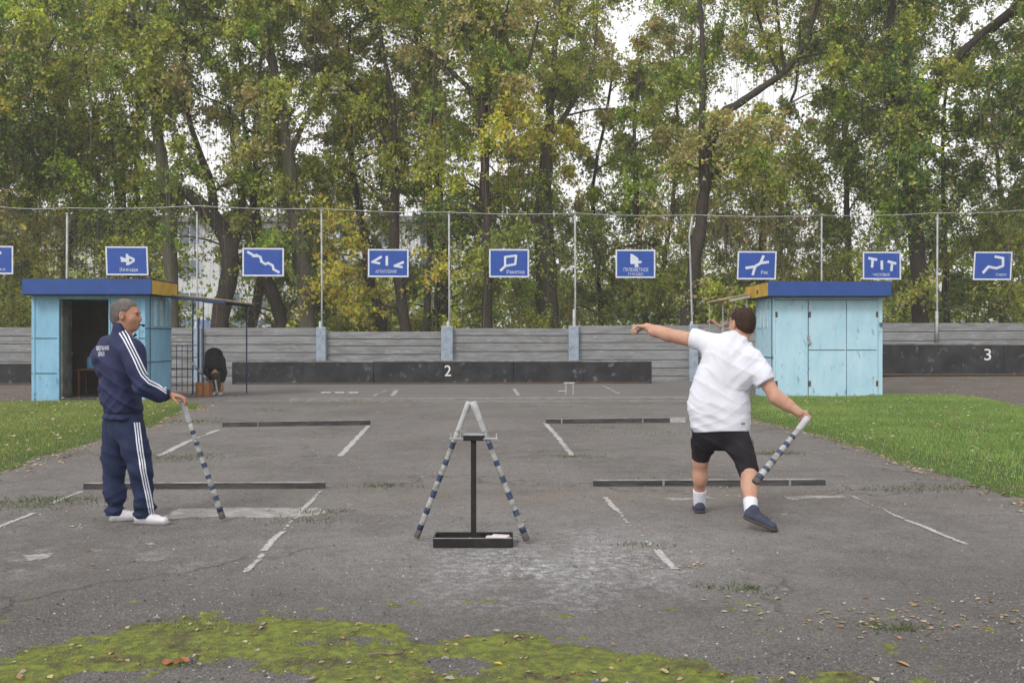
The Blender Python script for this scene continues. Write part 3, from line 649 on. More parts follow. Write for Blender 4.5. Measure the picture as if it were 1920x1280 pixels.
def kiosk(x, y, side, m, opened, lab, rot=0.0):
    """front-left corner at x,y; side=+1: the lateral face seen is on its right"""
    W_, D_, H_ = 2.53, 1.62, 2.33; o = empty('kiosk', (x + W_ / 2, y, 0), rot); tag(o, lab, 'kiosk'); X = lambda u: u - W_ / 2
    mb = MB(); t = .05
    mb.box((0, D_ - t / 2, H_ / 2), (W_, t, H_), 0, 0); mb.box((X(0) + t / 2, D_ / 2, H_ / 2), (t, D_ - 2 * t, H_), 0, 0); mb.box((X(W_) - t / 2, D_ / 2, H_ / 2), (t, D_ - 2 * t, H_), 0, 0)
    mb.box((0, D_ / 2, H_ + .02), (W_, D_, .04), 0, 0)
    sx = X(W_) if side > 0 else X(0)
    for zz in (.86, 1.62) if side > 0 else (.95,): mb.box((sx + side * .004, D_ / 2, zz), (.016, D_, .022), 0, 1)
    for yy in ((.28,) if side > 0 else (.12,)): mb.box((sx + side * .006, yy, H_ / 2), (.014, .03, H_), 0, 1)
    if opened:      # jamb panels either side of the doorway
        mb.box((X(.31), t / 2, H_ / 2), (.62, t, H_), 0, 0); mb.box((X(1.72 + .405), t / 2, H_ / 2), (.81, t, H_), 0, 0)
        mb.box((X(1.17), t / 2, H_ - .03), (1.10, t, .06), 0, 0)
        for u, a in ((.31, .62), (2.125, .81)):
            for zz in (.62, 1.40): mb.box((X(u), -.004, zz), (a, .012, .018), 0, 1)
        for u in (.06, .6, 1.74, 2.38): mb.box((X(u), -.008, H_ / 2), (.035, .02, H_ - .01), 0, 0)
    else:
        mb.box((X(.02), t / 2, H_ / 2), (.04, t, H_), 0, 0); mb.box((X(W_ - .05), t / 2, H_ / 2), (.10, t, H_), 0, 0)
        mb.box((X(1.24), t / 2 + .01, H_ - .02), (2.36, t, .04), 0, 0)
    mb.build('wall', [m, M_seam], o)
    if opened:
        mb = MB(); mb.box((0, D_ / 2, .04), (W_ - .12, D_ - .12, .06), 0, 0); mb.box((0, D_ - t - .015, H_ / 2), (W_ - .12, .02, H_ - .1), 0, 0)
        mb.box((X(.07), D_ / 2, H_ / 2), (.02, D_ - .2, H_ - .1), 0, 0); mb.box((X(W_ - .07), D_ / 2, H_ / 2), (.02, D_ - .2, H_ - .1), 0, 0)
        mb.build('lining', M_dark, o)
        d = MB(); Mx = Matrix.Rotation(R(96), 3, 'Z'); dl = .62
        d.box(Vector((X(.65), .04, 0)) + Mx @ Vector((dl / 2, 0, H_ / 2 - .02)), (dl, .04, H_ - .12), Mx, 0, .004)
        dd = d.build('door', M_door, o)
        d = MB(); d.box(Vector((X(.65), .04, 0)) + Mx @ Vector((dl - .06, -.035, 1.05)), (.10, .03, .03), Mx, 0, .005); d.build('handle', M_steel, dd)
        d = MB(); d.box(Vector((X(.65), .04, 0)) + Mx @ Vector((dl / 2, -.028, 1.6)), (.02, .012, 1.3), Mx, 0); d.box(Vector((X(.65), .04, 0)) + Mx @ Vector((dl / 2, -.028, 1.0)), (dl - .04, .012, .03), Mx, 0); d.build('brace', M_door, dd)
    else:
        for u0, u1, nm in ((.045, .795, 'door'), (.815, 1.685, 'door'), (1.70, 2.42, 'door')):
            d = MB(); d.box((X((u0 + u1) / 2), .006, H_ / 2 - .02), (u1 - u0, .03, H_ - .06), 0, 0, .004)
            if u0 > .5: d.box((X((u0 + u1) / 2), -.012, 1.13), (u1 - u0, .010, .016), 0, 1)
            d.box((X(u1) - .02, -.014, H_ / 2 - .02), (.03, .012, H_ - .1), 0, 0)
            dd = d.build(nm, [m, M_seam], o)
            for zz in (.35, 1.95):
                d = MB(); d.box((X(u1 if u0 > 1 else u0) + (-.02 if u0 > 1 else .02), -.016, zz), (.05, .02, .13), 0, 0, .004); d.build('hinge', M_rust, dd)
            if u0 < .5:
                d = MB(); d.box((X(u1), -.035, 1.42), (.05, .03, .12), 0, 0, .006); d.box((X(u1) + .02, -.05, 1.30), (.07, .04, .09), 0, 0, .012); d.build('padlock', M_steel, dd)
        d = MB(); d.box((X(W_) - .04, -.03, 1.72), (.07, .05, .09), 0, 0, .008); d.build('junction_box', M_bolt, o)
        d = MB(); d.box((0, -.02, .02), (W_, .05, .05), 0, 0); d.build('sill', M_seam, o)
    # narrow frosted panes high on the lateral face
    for yy, ww in ((.55, .22), (.92, .22), (1.25, .16)):
        d = MB(); d.box((sx + side * .012, yy, 1.98), (.02, ww, .62), 0, 0); f = d.build('window', M_win, o)
        d = MB()
        for q in (-1, 1): d.box((sx + side * .02, yy + q * (ww / 2 + .02), 1.98), (.03, .03, .68), 0, 0)
        d.build('frame', m, f)
    # fascia: blue along front and far side, yellow on the lateral side towards the court
    x0, x1 = X(0) - (.04 if side > 0 else .21), X(W_) + (.07 if side < 0 else .26); D0 = D_; D_ = D_ - (.48 if side > 0 else 0)
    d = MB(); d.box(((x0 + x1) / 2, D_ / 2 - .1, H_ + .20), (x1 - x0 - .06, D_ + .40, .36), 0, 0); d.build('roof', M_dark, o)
    d = MB(); d.box(((x0 + x1) / 2, -.32, H_ + .20), (x1 - x0, .03, .33), 0, 0, .003)
    xo = x0 if side > 0 else x1; d.box((xo - (-.0 if side > 0 else .0), D_ / 2 - .1, H_ + .20), (.03, D_ + .41, .328), 0, 0); d.build('fascia', M_roofb, o)
    xi = x1 if side > 0 else x0
    d = MB(); d.box((xi, D_ / 2 - .1 + .012, H_ + .19), (.032, D_ + .42, .30), 0, 0, .003)
    if side < 0: d.box((xi - .02, .55, H_ + .17), (.02, .12, .09), 0, 1)
    d.build('side_fascia', [M_yel, M_rust], o)
    return o
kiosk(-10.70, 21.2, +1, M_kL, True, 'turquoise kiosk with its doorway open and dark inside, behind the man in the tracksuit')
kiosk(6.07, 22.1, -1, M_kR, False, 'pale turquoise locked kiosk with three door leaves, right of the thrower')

# things inside the open kiosk
M_wood_r = mat('red_brown_wood', (.20, .06, .03), .6, (.12, .04, .02), 8)
ch = empty('wooden_chair', (-9.22, 22.0, .07), .25); tag(ch, 'reddish wooden chair standing inside the open kiosk', 'chair')
mb = MB(); mb.box((0, 0, .43), (.42, .40, .04), 0, 0, .01); mb.build('seat', M_wood_r, ch)
for sx_ in (-1, 1):
    mb = MB(); mb.box((sx_ * .18, -.17, .205), (.04, .04, .41), 0, 0); mb.build('leg', M_wood_r, ch)
    mb = MB(); mb.box((sx_ * .18, .18, .42), (.04, .04, .84), 0, 0); mb.build('leg', M_wood_r, ch)
mb = MB(); mb.box((0, .18, .74), (.32, .025, .16), 0, 0); mb.build('backrest', M_wood_r, ch)
tb = empty('small_table', (-9.85, 22.15, .07)); tag(tb, 'small dark table inside the open kiosk with a bottle on it', 'table')
mb = MB(); mb.box((.1, 0, .60), (.55, .45, .04), 0, 0, .008); mb.build('tabletop', M_wood_r, tb)
for a in (-.14, .34):
    for b in (-.19, .19): mb = MB(); mb.box((a, b, .29), (.04, .04, .58), 0, 0); mb.build('leg', M_wood_r, tb)
M_blueplastic = mat('blue_plastic', (.10, .28, .50), .25, spec=.5)
bt = empty('water_jug', (-9.72, 22.05, .69)); tag(bt, 'pale blue plastic water jug on the table inside the open kiosk', 'jug')
mb = MB(); mb.tube([(0, 0, 0), (0, 0, .02), (0, 0, .24), (0, 0, .30), (0, 0, .33)], [.10, .12, .12, .07, .035], 16); mb.build('body', M_blueplastic, bt)
mb = MB(); mb.tube([(0, 0, .33), (0, 0, .36)], .04, 12); mb.build('cap', M_white, bt)

M_rail = mat('lattice_blue', (.022, .05, .12), .7, (.03, .05, .09), 5)
M_tin = mat('tin_roof', (.30, .24, .15), .8, (.18, .15, .12), 3, (.4, .6)); M_postY = mat('shelter_post_pale', (.42, .43, .38), .7, (.25, .25, .2), 6)
def shelter(loc, L, D_, side, mpost, zt, lab, posts, roofcol, drop, pw=.045, bench=True):
    o = empty('bench_shelter', loc); tag(o, lab, 'shelter'); n = 15; V_ = []; Fq = []
    for i in range(n * 4 + 1):
        u = i / (n * 4); yy = D_ * u; wob = .018 * math.sin(i * math.pi / 2)
        for (s, zz) in ((0, zt), (L, zt - drop)): V_ += [(side * s, yy, zz + wob - .02), (side * s, yy, zz + wob + .0)]
    for i in range(n * 4):
        a = i * 4; Fq += [(a + 1, a + 5, a + 7, a + 3), (a, a + 2, a + 6, a + 4), (a, a + 4, a + 5, a + 1), (a + 2, a + 3, a + 7, a + 6)]
    mb = MB(); mb.add(V_, Fq, 0, False); mb.build('roof', roofcol, o)
    mb = MB(); mb.beam((0, .02, zt - .06), (side * L, .02, zt - drop - .06), .05, .06); mb.build('beam', mpost, o); mb = MB(); mb.beam((0, D_ - .02, zt - .06), (side * L, D_ - .02, zt - drop - .06), .05, .06); mb.build('beam', mpost, o)
    for (u, v) in posts:
        mb = MB(); mb.box((side * u, v, (zt - drop * u / L - .05) / 2), (pw, pw, zt - drop * u / L - .05), 0, 0); mb.build('post', mpost, o)
    if not bench: return o
    mb = MB(); mb.box((side * L * .5, D_ * .75, .43), (L * .8, .30, .04), 0, 0, .005)
    for u in (.2, .8): mb.box((side * L * u, D_ * .75, .2), (.05, .26, .42), 0, 0)
    mb.build('bench', M_wood_r if side > 0 else mpost, o)
    return o
shL = shelter((-7.88, 22.0, 0), 1.25, 2.4, 1, M_rail, 2.40, 'tin-roofed shelter on blue posts beside the open kiosk', [(.0, 1.5), (.0, 2.3), (1.12, 2.25)], M_tin, .12, .028, False)
# lattice guard
lt = empty('lattice_rail', (-8.05, 23.9, 0)); tag(lt, 'low blue steel lattice between the open kiosk and the bent-over man', 'railing')
mb = MB(); x0, x1 = -.65, .18
for z in (.22, .62, .92, 1.22): mb.box(((x0 + x1) / 2, 0, z), (x1 - x0, .022, .022), 0, 0)
for x in np.linspace(x0, x1, 7): mb.box((x, .003, .66), (.014, .016, 1.16), 0, 0)
mb.build('bars', M_rail, lt)
for x in (x0, x1): mb = MB(); mb.box((x, 0, .95 if x > 0 else .62), (.045, .045, 1.9 if x > 0 else 1.24), 0, 0); mb.build('post', M_rail, lt)
shR = shelter((5.80, 23.2, 0), .50, 2.6, -1, M_postY, 2.48, 'tin-roofed shelter on thin pale posts behind the thrower', [(.06, .1), (.20, .8), (.40, 1.2), (.47, 2.5)], mat('tin_roof_ochre', (.40, .30, .17), .8, (.28, .2, .1), 3, (.4, .6)), .10, .03)

# crate and heap by the lattice
M_crate = mat('orange_wood', (.33, .15, .06), .8, (.22, .10, .045), 6, (.4, .6), stretch=(4, 4, 1))
cr = empty('wooden_crate', (-7.42, 22.95, 0), .15); tag(cr, 'orange-brown wooden box standing by the lattice beside the bent-over man', 'crate')
mb = MB(); mb.box((0, 0, .17), (.34, .30, .32), 0, 0, .008); mb.build('box', M_crate, cr)
M_slat = mat('slat_dark', (.16, .07, .03), .8)
for x in (-.155, 0, .155): mb = MB(); mb.box((x, -.156, .17), (.03, .014, .34), 0, 0); mb.build('slat', M_slat, cr)

# ------------------------------------------------------------------ court bars
M_bar = mat('bar_dark', (.035, .033, .034), .8, (.075, .07, .07), 5, (.42, .62), bump=.003, bscale=30, stretch=(.5, 3, 3), spec=.4)  # dark grey bar, darkened further for the shade on its upright face
M_bartop = mat('bar_top_lit', (.30, .295, .30), .8, (.16, .155, .16), 8, (.4, .62))  # paler grey painting in the light on the bar tops; straps share it
def kbar(pl, pr, h, lab, ends=None, d=.065):
    a, b = G(*pl), G(*pr); a.y += d / 2; b.y += d / 2; o = empty('throwing_bar', ((a + b) / 2)); tag(o, lab, 'bar', 'bars marking the throwing boxes'); a2, b2 = a - (a + b) / 2, b - (a + b) / 2
    mb = MB(); n = 6
    for i in range(n):
        p, q = a2.lerp(b2, i / n), a2.lerp(b2, (i + 1) / n); dz = random.uniform(-.001, .001)
        mb.beam(p + Vector((0, 0, h / 2 - .004 + dz)), q + Vector((0, 0, h / 2 - .004 + dz)), d, h, 0, .0)
    mb.build('rail', M_bar, o)
    mb = MB(); mb.beam(a2 + Vector((0, 0, h + .001)), b2 + Vector((0, 0, h + .001)), d - .012, .006, 0, .002); mb.build('lit_top', M_bartop, o)  # thin pale strip standing in for light on the top face
    for t in ends or ():
        p = a2.lerp(b2, t); mb = MB(); mb.box(p + Vector((0, -.004, h / 2 + .004)), (.022, d + .012, h + .008), 0, 0, .004); mb.build('strap', M_bartop, o)
    return o
kbar((156, 917), (608, 915.5), .052, 'dark square bar behind the legs of the man in the tracksuit')
kbar((1113, 911.5), (1548, 909.5), .052, 'dark square bar behind the legs of the thrower', (.30, .845))
kbar((416, 800.5), (694, 796.5), .075, 'farther left bar, between the tracksuit man\'s bat and the bat stand', (.24,), .07)
o_ = kbar((1024, 794.5), (1285, 791.5), .075, 'farther right bar with a white end, beyond the bat stand', (.11, .69), .07)
a, b = G(1256, 792), G(1285, 791.5); c0 = (G(1024, 794.5) + G(1285, 791.5)) / 2; c0.y += .035
mb = MB(); mb.beam(a - c0 + Vector((0, .033, .03)), b - c0 + Vector((0, .035, .040)), .080, .080); mb.build('white_end', M_bat_w if 0 else mat('worn_white', (.42, .42, .41), .8, (.28, .28, .27), 14), o_)

# ------------------------------------------------------------------ skittle pins
M_pin = mat('birch_pin', (.42, .41, .39), .7, (.30, .28, .26), 12)
def pin(p, d, lab, L=.2, r=.024):
    d = Vector(d).normalized(); mb = MB(); mb.tube([(0, 0, 0), d * .01, d * (L - .01), d * L], [r * .8, r, r, r * .8], 12); tag(mb.build('skittle_pin', M_pin, loc=p), lab, 'pin', 'short wooden pins in the target yard')
for px, lb in ((602, 'leftmost of three short white pins lying before the backstop marked 2'), (628, 'middle of three short white pins lying before the backstop marked 2'), (654, 'rightmost of three short white pins lying before the backstop marked 2')):
    g = G(px, 738.5); pin((g.x, g.y, .026), (1, .03, 0), lb, .24, .03)
g = G(1067, 741)
for dx, lb in ((-.075, 'left upright pin under the lying pin of the small figure'), (.10, 'right upright pin under the lying pin of the small figure')): pin((g.x + dx, g.y, .0), (0, 0, 1), lb, .27, .015)
pin((g.x - .13, g.y, .296), (1, 0, 0), 'white pin lying on top of two uprights in the target yard', .27, .026)
g2_ = G(1054, 735); pin((g2_.x - .1, g2_.y, .02), (1, .1, 0), 'thin pin lying behind the left upright of the small figure', .22, .02)

# ------------------------------------------------------------------ bats and stand
M_bat_w = mat('bat_silver', (.38, .385, .37), .6, (.17, .17, .165), 22, (.4, .65), spec=.5)
M_bat_b = mat('bat_blue', (.032, .05, .11), .6, (.10, .11, .13), 22, (.5, .7))
M_bat_g = mat('bat_grip', (.44, .46, .46), .7, (.30, .31, .32), 20)
M_bat_t = mat('bat_tip', (.07, .065, .065), .8, (.12, .11, .10), 12)
def bat(top, bot, lab, rg=.024, r0=.016, r1=.023, bands=7, ph=.0, grip=.22):
    """handle end top, heavy end bot"""
    top = Vector(top); bot = Vector(bot); d = bot - top; L = d.length; t = d / L
    o = empty('throwing_bat', bot); tag(o, lab, 'bat', 'long striped throwing bats'); tt = top - bot
    P_ = lambda s: tt + t * (s * L)
    mb = MB(); mb.tube([P_(0), P_(.012), P_(.05), P_(grip - .02), P_(grip)], [rg * .8, rg, rg * .95, rg * .8, r0], 14); mb.build('grip', M_bat_g, o)
    n = bands * 2; s0 = grip; e_ = .94; ss = np.linspace(s0, e_, n + 1); wv = (ss[1] - ss[0]) * .02
    mbw = MB(); seg = []
    for i in range(n):
        a, b = ss[i], ss[i + 1]
        if i % 2 == 0: a, b = (a, b - wv * .0)
        q_ = (ss[1] - ss[0]) * (.22 + .12 * math.sin(i * 2.3 + L * 7))
        if i % 2: a, b = a + q_, b
        else: b = b + (ss[1] - ss[0]) * (.22 + .12 * math.sin((i + 1) * 2.3 + L * 7))
        b = min(b, e_); ra, rb = r0 + (r1 - r0) * (a - s0) / (e_ - s0), r0 + (r1 - r0) * (b - s0) / (e_ - s0); k = 1.0 if i % 2 == 0 else 1.04
        seg.append((b, rb, i % 2))
    mbw.tube([P_(s0)] + [P_(q[0]) for q in seg], [r0] + [q[1] for q in seg], 14); nf = len(seg) * 14
    for i in range(nf): mbw.m[i] = seg[i // 14][2]
    mbw.build('shaft', [M_bat_w, M_bat_b], o)
    mb = MB(); mb.tube([P_(e_), P_(.995), P_(1)], [r1 * 1.02, r1 * 1.02, r1 * .85], 14); mb.build('tip', M_bat_t, o)
    return o
st = empty('bat_stand', (at(888, 1010, 6.47).x, 6.47, 0)); tag(st, 'black steel stand with a tray foot and two bats leaning on its head', 'stand')
M_blk = mat('black_steel', (.012, .011, .012), .6, (.03, .027, .025), 12, (.5, .7), spec=.3)
M_grey = mat('grey_steel', (.40, .41, .44), .45, (.25, .25, .26), 10, metal=.3)
mb = MB(); mb.box((0, 0, .008), (.52, .20, .012), 0, 0)
for y in (-.105, .105): mb.box((0, y, .032), (.53, .012, .062), 0, 0, .002)
for x in (-.262, .262): mb.box((x, 0, .0315), (.012, .196, .06), 0, 0, .002)
mb.build('tray', M_blk, st)
mb = MB(); mb.box((0, -.105, .0645), (.525, .008, .005), 0, 0); mb.build('worn_edge', M_grey, st)
V_ = []; nx_, ny_ = 40, 16
XX, YY = np.meshgrid(np.linspace(-.13, .12, nx_), np.linspace(-.095, .095, ny_), indexing='ij'); PP = np.c_[XX.ravel(), YY.ravel()]
zz = .012 + .035 * np.exp(-((PP[:, 0] + .01) / .08) ** 2 - (PP[:, 1] / .08) ** 2) + .004 * snoise(PP, 60, 3); i, j = np.meshgrid(np.arange(nx_ - 1), np.arange(ny_ - 1), indexing='ij'); a = (i * ny_ + j).ravel()
np_mesh('sand', np.c_[PP, zz], np.c_[a, a + ny_, a + ny_ + 1, a + 1], mat('sand', (.30, .22, .12), .95, (.18, .13, .08), 40), st, smooth=True)
mb = MB(); mb.box((.17, .01, .035), (.17, .13, .03), .1, 0, .01); mb.box((.18, .0, .055), (.12, .09, .012), -.2, 0, .004); mb.build('chalk_block', mat('chalk', (.66, .56, .60), .8, (.5, .45, .5), 20), st)
mb = MB(); mb.box((0, 0, .36), (.036, .036, .70), 0, 0, .003); mb.build('post', M_blk, st)
mb = MB(); mb.box((0, 0, .725), (.14, .09, .035), 0, 0, .003); mb.build('head', M_blk, st)
mb = MB(); mb.box((0, 0, .747), (.138, .088, .008), 0, 0, .002)
for s in (-1, 1): mb.box((s * .115, -.02, .722), (.10, .05, .008), 0, 0, .002); mb.box((s * .086, -.0, .745), (.010, .07, .055), 0, 0, .002); mb.box((s * .155, .01, .735), (.008, .012, .04), 0, 0)
mb.build('fork', M_grey, st)
bat(at(880, 753, 6.50), G(781, 1013) + Vector((0, 0, .022)), 'striped bat leaning on the left side of the stand', .022, .018, .021, 6)
bat(at(886.5, 753, 6.46), G(988, 1019) + Vector((0, 0, .022)), 'striped bat leaning on the right side of the stand', .024, .017, .022, 6)
bat(at(356, 676, 23.3), at(393, 716, 23.0), 'white bat leaning on the wooden box by the bent-over man', .03, .03, .032, 3)

# far building seen through the trees on the left
M_bl = mat('white_render', (.62, .63, .66), .9, (.50, .51, .54), .3); M_bb = mat('blue_grey_cladding', (.18, .24, .45), .7, (.14, .19, .36), .3); M_glass = mat('window_glass', (.10, .13, .18), .2, spec=.6)
bd = empty('apartment_building', (-26, 82, 0)); tag(bd, 'long white apartment building with a blue ground floor behind the trees', 'building')
mb = MB(); mb.box((0, 5, 5.2), (42, 10, 4.2 + 8.0), 0, 0); mb.build('wall', M_bl, bd)
mb = MB(); mb.box((0, -.12, 1.5), (42.2, .2, 3.0), 0, 0); mb.build('ground_floor', M_bb, bd)
mb = MB(); mb.box((0, 4.8, 11.6), (43, 11, .5), 0, 0); mb.build('roof', M_conc, bd)
for fl in range(3):
    for k in range(12):
        x = -19 + k * 3.45; z = 4.6 + fl * 2.8; mb = MB(); mb.box((x, -.03, z), (1.9, .12, 1.6), 0, 0); f = mb.build('window', M_sign_w, bd)
        mb = MB(); mb.box((x - .45, -.10, z), (.8, .04, 1.4), 0, 0); mb.box((x + .45, -.10, z), (.8, .04, 1.4), 0, 0); mb.build('pane', M_glass, f)
for k in range(12):
    x = -19 + k * 3.45; mb = MB(); mb.box((x, -.25, 1.7), (2.0, .12, 1.6), 0, 0); f = mb.build('window', M_sign_w, bd); mb = MB(); mb.box((x, -.33, 1.7), (1.6, .04, 1.3), 0, 0); mb.build('pane', M_glass, f)

# ------------------------------------------------------------------ trees
M_bark = mat('bark', (.085, .075, .055), .95, (.14, .125, .095), 5, (.4, .65), bump=.03, bscale=14, stretch=(3, 3, .7), col3=(.07, .085, .04), scale3=1.2, mix3=(.48, .66), spec=.15)
M_barkd = mat('bark_dark', (.042, .035, .030), .95, (.075, .062, .05), 6, (.4, .65), bump=.03, bscale=14, stretch=(3, 3, .7), spec=.1)
M_paletwig = mat('pale_twig', (.34, .30, .25), .9, (.22, .19, .15), 3)
M_foliage = leaf_mat('foliage', .5, .6)
def spline(pts, rad, sub=4):
    P = [Vector(p) for p in pts]; out, rr = [], []
    for i in range(len(P) - 1):
        p0 = P[max(i - 1, 0)]; p1 = P[i]; p2 = P[i + 1]; p3 = P[min(i + 2, len(P) - 1)]
        for k in range(sub):
            t = k / sub; out.append(.5 * ((2 * p1) + (p2 - p0) * t + (2 * p0 - 5 * p1 + 4 * p2 - p3) * t * t + (3 * p1 - p0 - 3 * p2 + p3) * t ** 3)); rr.append(rad[i] * (1 - t) + rad[i + 1] * t)
    out.append(P[-1]); rr.append(rad[-1]); return out, rr
GREEN = [(.050, .085, .018), (.085, .125, .028), (.12, .155, .035), (.065, .10, .03)]
OLIVE = [(.15, .165, .035), (.20, .20, .04), (.11, .13, .03), (.24, .22, .06)]
YELL = [(.24, .26, .035), (.33, .30, .04), (.17, .21, .03), (.42, .36, .05)]
BROWN = [(.27, .20, .13), (.21, .16, .10), (.33, .25, .17), (.16, .15, .06)]
ORANGE = [(.45, .27, .04), (.50, .33, .05), (.36, .22, .04), (.32, .27, .06)]
DARK = [(.035, .07, .022), (.05, .085, .028), (.065, .10, .035)]
BRIGHT = [(.15, .24, .03), (.20, .28, .045), (.11, .18, .03)]
MIXED = OLIVE + GREEN + OLIVE + BROWN[:1] + YELL[:1] + BRIGHT[:1]
PALS = [GREEN, OLIVE, YELL, BROWN, ORANGE, DARK, BRIGHT]
def pal_w(px, py):
    w = np.array([1.0, .9, .14, .30, .02, .12, .15])
    if px < 380: w += np.array([.2, .8, 1.1 * max(0, 1 - px / 420), 0, .02, 0, .15])
    if px < 260 and 380 < py: w += np.array([0, 0, 0, 0, .35, .3, 0])
    if 400 < px < 1750 and py < 260: w += np.array([.2, .3, 0, .30, 0, 0, 0])
    if 560 < px < 900: w += np.array([0, .7, .2, .0, .10, 0, 0])
    if 1230 < px < 1560 and 190 < py < 440: w += np.array([0, .5, 0, 1.2, 0, 0, 0])
    if px > 1560 and py < 400: w += np.array([.9, .2, 0, .15, 0, 1.4, .2])
    for cx, cy, rx, ry, k in ((1000, 245, 85, 85, 4), (1075, 290, 60, 40, 4), (60, 450, 60, 60, 4), (645, 500, 60, 100, 4), (10, 220, 30, 35, 4), (1190, 340, 60, 60, 6), (180, 340, 50, 70, 6),
                              (1740, 330, 100, 90, 5), (860, 370, 90, 70, 5), (1700, 60, 60, 90, 5), (60, 250, 70, 90, 5), (330, 450, 60, 80, 0)):
        if ((px - cx) / rx) ** 2 + ((py - cy) / ry) ** 2 < 1: w[k] += 7
    return w / w.sum()
GAPS = [(395, 250, 50, 85, 0), (400, 345, 55, 35, 0), (470, 105, 28, 30, .2), (600, 55, 38, 45, .25), (585, 240, 34, 60, .15), (655, 270, 26, 40, .3), (300, 255, 24, 60, .2), (150, 215, 40, 18, .3), (700, 110, 40, 40, .5), (790, 140, 40, 25, .4),
        (875, 130, 22, 40, .3), (880, 270, 22, 45, .2), (950, 290, 22, 45, .2), (1000, 180, 24, 26, .25), (1090, 240, 60, 60, .25), (1110, 340, 40, 40, .4), (1168, 35, 26, 70, 0), (1195, 110, 35, 40, .4), (1180, 180, 30, 60, .4),
        (1300, 20, 25, 40, .4), (1385, 150, 42, 55, .12), (1455, 90, 34, 60, .12), (1520, 165, 50, 30, .12), (1480, 190, 50, 30, .25), (1635, 145, 18, 40, .3), (1735, 90, 35, 40, .25), (1775, 45, 30, 30, .3), (1780, 190, 35, 30, .1),
        (1735, 300, 35, 30, .3), (1800, 250, 40, 50, .45), (1850, 310, 50, 40, .6), (1890, 40, 30, 40, .5), (390, 440, 62, 75, .25), (400, 560, 70, 60, .1), (470, 560, 40, 50, .2), (1625, 245, 18, 22, .4), (480, 215, 24, 40, .3)]
def gapk(px, py):
    k = 1.0
    for cx, cy, rx, ry, s in GAPS:
        if ((px - cx) / (rx + 12)) ** 2 + ((py - cy) / (ry + 12)) ** 2 < 1: k = min(k, .15 + s * 1.3)
    return k
def leaves(ctr, rad, n_tw, per, size, pals, droop):
    """ctr (k,3) clump centres, leaves strung along drooping twigs"""
    k = len(ctr); nt_ = k * n_tw; c = np.repeat(ctr, n_tw, 0); r = np.repeat(rad, n_tw)
    a = rng.uniform(0, 6.283, nt_); el = rng.uniform(-.7, 1.2, nt_); d = np.c_[np.cos(a) * np.cos(el), np.sin(a) * np.cos(el), np.sin(el)]
    s = c - d * (r * rng.uniform(0, .5, nt_))[:, None]; L = r * rng.uniform(.7, 1.5, nt_); dr = np.repeat(droop, n_tw) * rng.uniform(.4, 1.4, nt_)
    u = np.repeat(rng.uniform(.1, 1, (nt_, per)) , 1, 1); P = s[:, None] + d[:, None] * (L[:, None] * u)[..., None]; P[..., 2] -= (L * dr)[:, None] * u ** 2
    P += rng.normal(0, .085, P.shape); P = P.reshape(-1, 3); n = len(P)
    sz = size * rng.uniform(.6, 1.25, n); ax = rng.normal(size=(n, 3)); ax[:, 2] -= .8; ax /= np.linalg.norm(ax, axis=1)[:, None]
    t = rng.normal(size=(n, 3)); t -= (t * ax).sum(1)[:, None] * ax; t /= np.linalg.norm(t, axis=1)[:, None]; b = np.cross(ax, t)
    w_ = .48 * sz[:, None]; l_ = .55 * sz[:, None]
    V = np.stack([P - ax * l_ + t * w_ * .5, P + ax * l_ + b * w_ * .4, P - t * w_ * 1.2 - ax * l_ * .2], 1)
    pi_ = np.repeat(pals, n_tw * per); tw = np.repeat(rng.uniform(.8, 1.2, nt_), per); col = np.zeros((n, 3))
    for q, pal in enumerate(PALS):
        m_ = pi_ == q; col[m_] = np.array(pal)[rng.integers(0, len(pal), m_.sum())]
    sw = rng.random(n) < .38; col[sw] = np.array(MIXED)[rng.integers(0, len(MIXED), sw.sum())]
    col = np.clip(col * np.array((2.35, 2.42, 1.80)) * (tw * rng.uniform(.75, 1.25, n))[:, None], 0, .75)
    return V.reshape(-1, 3), col, (s, d, L, dr)

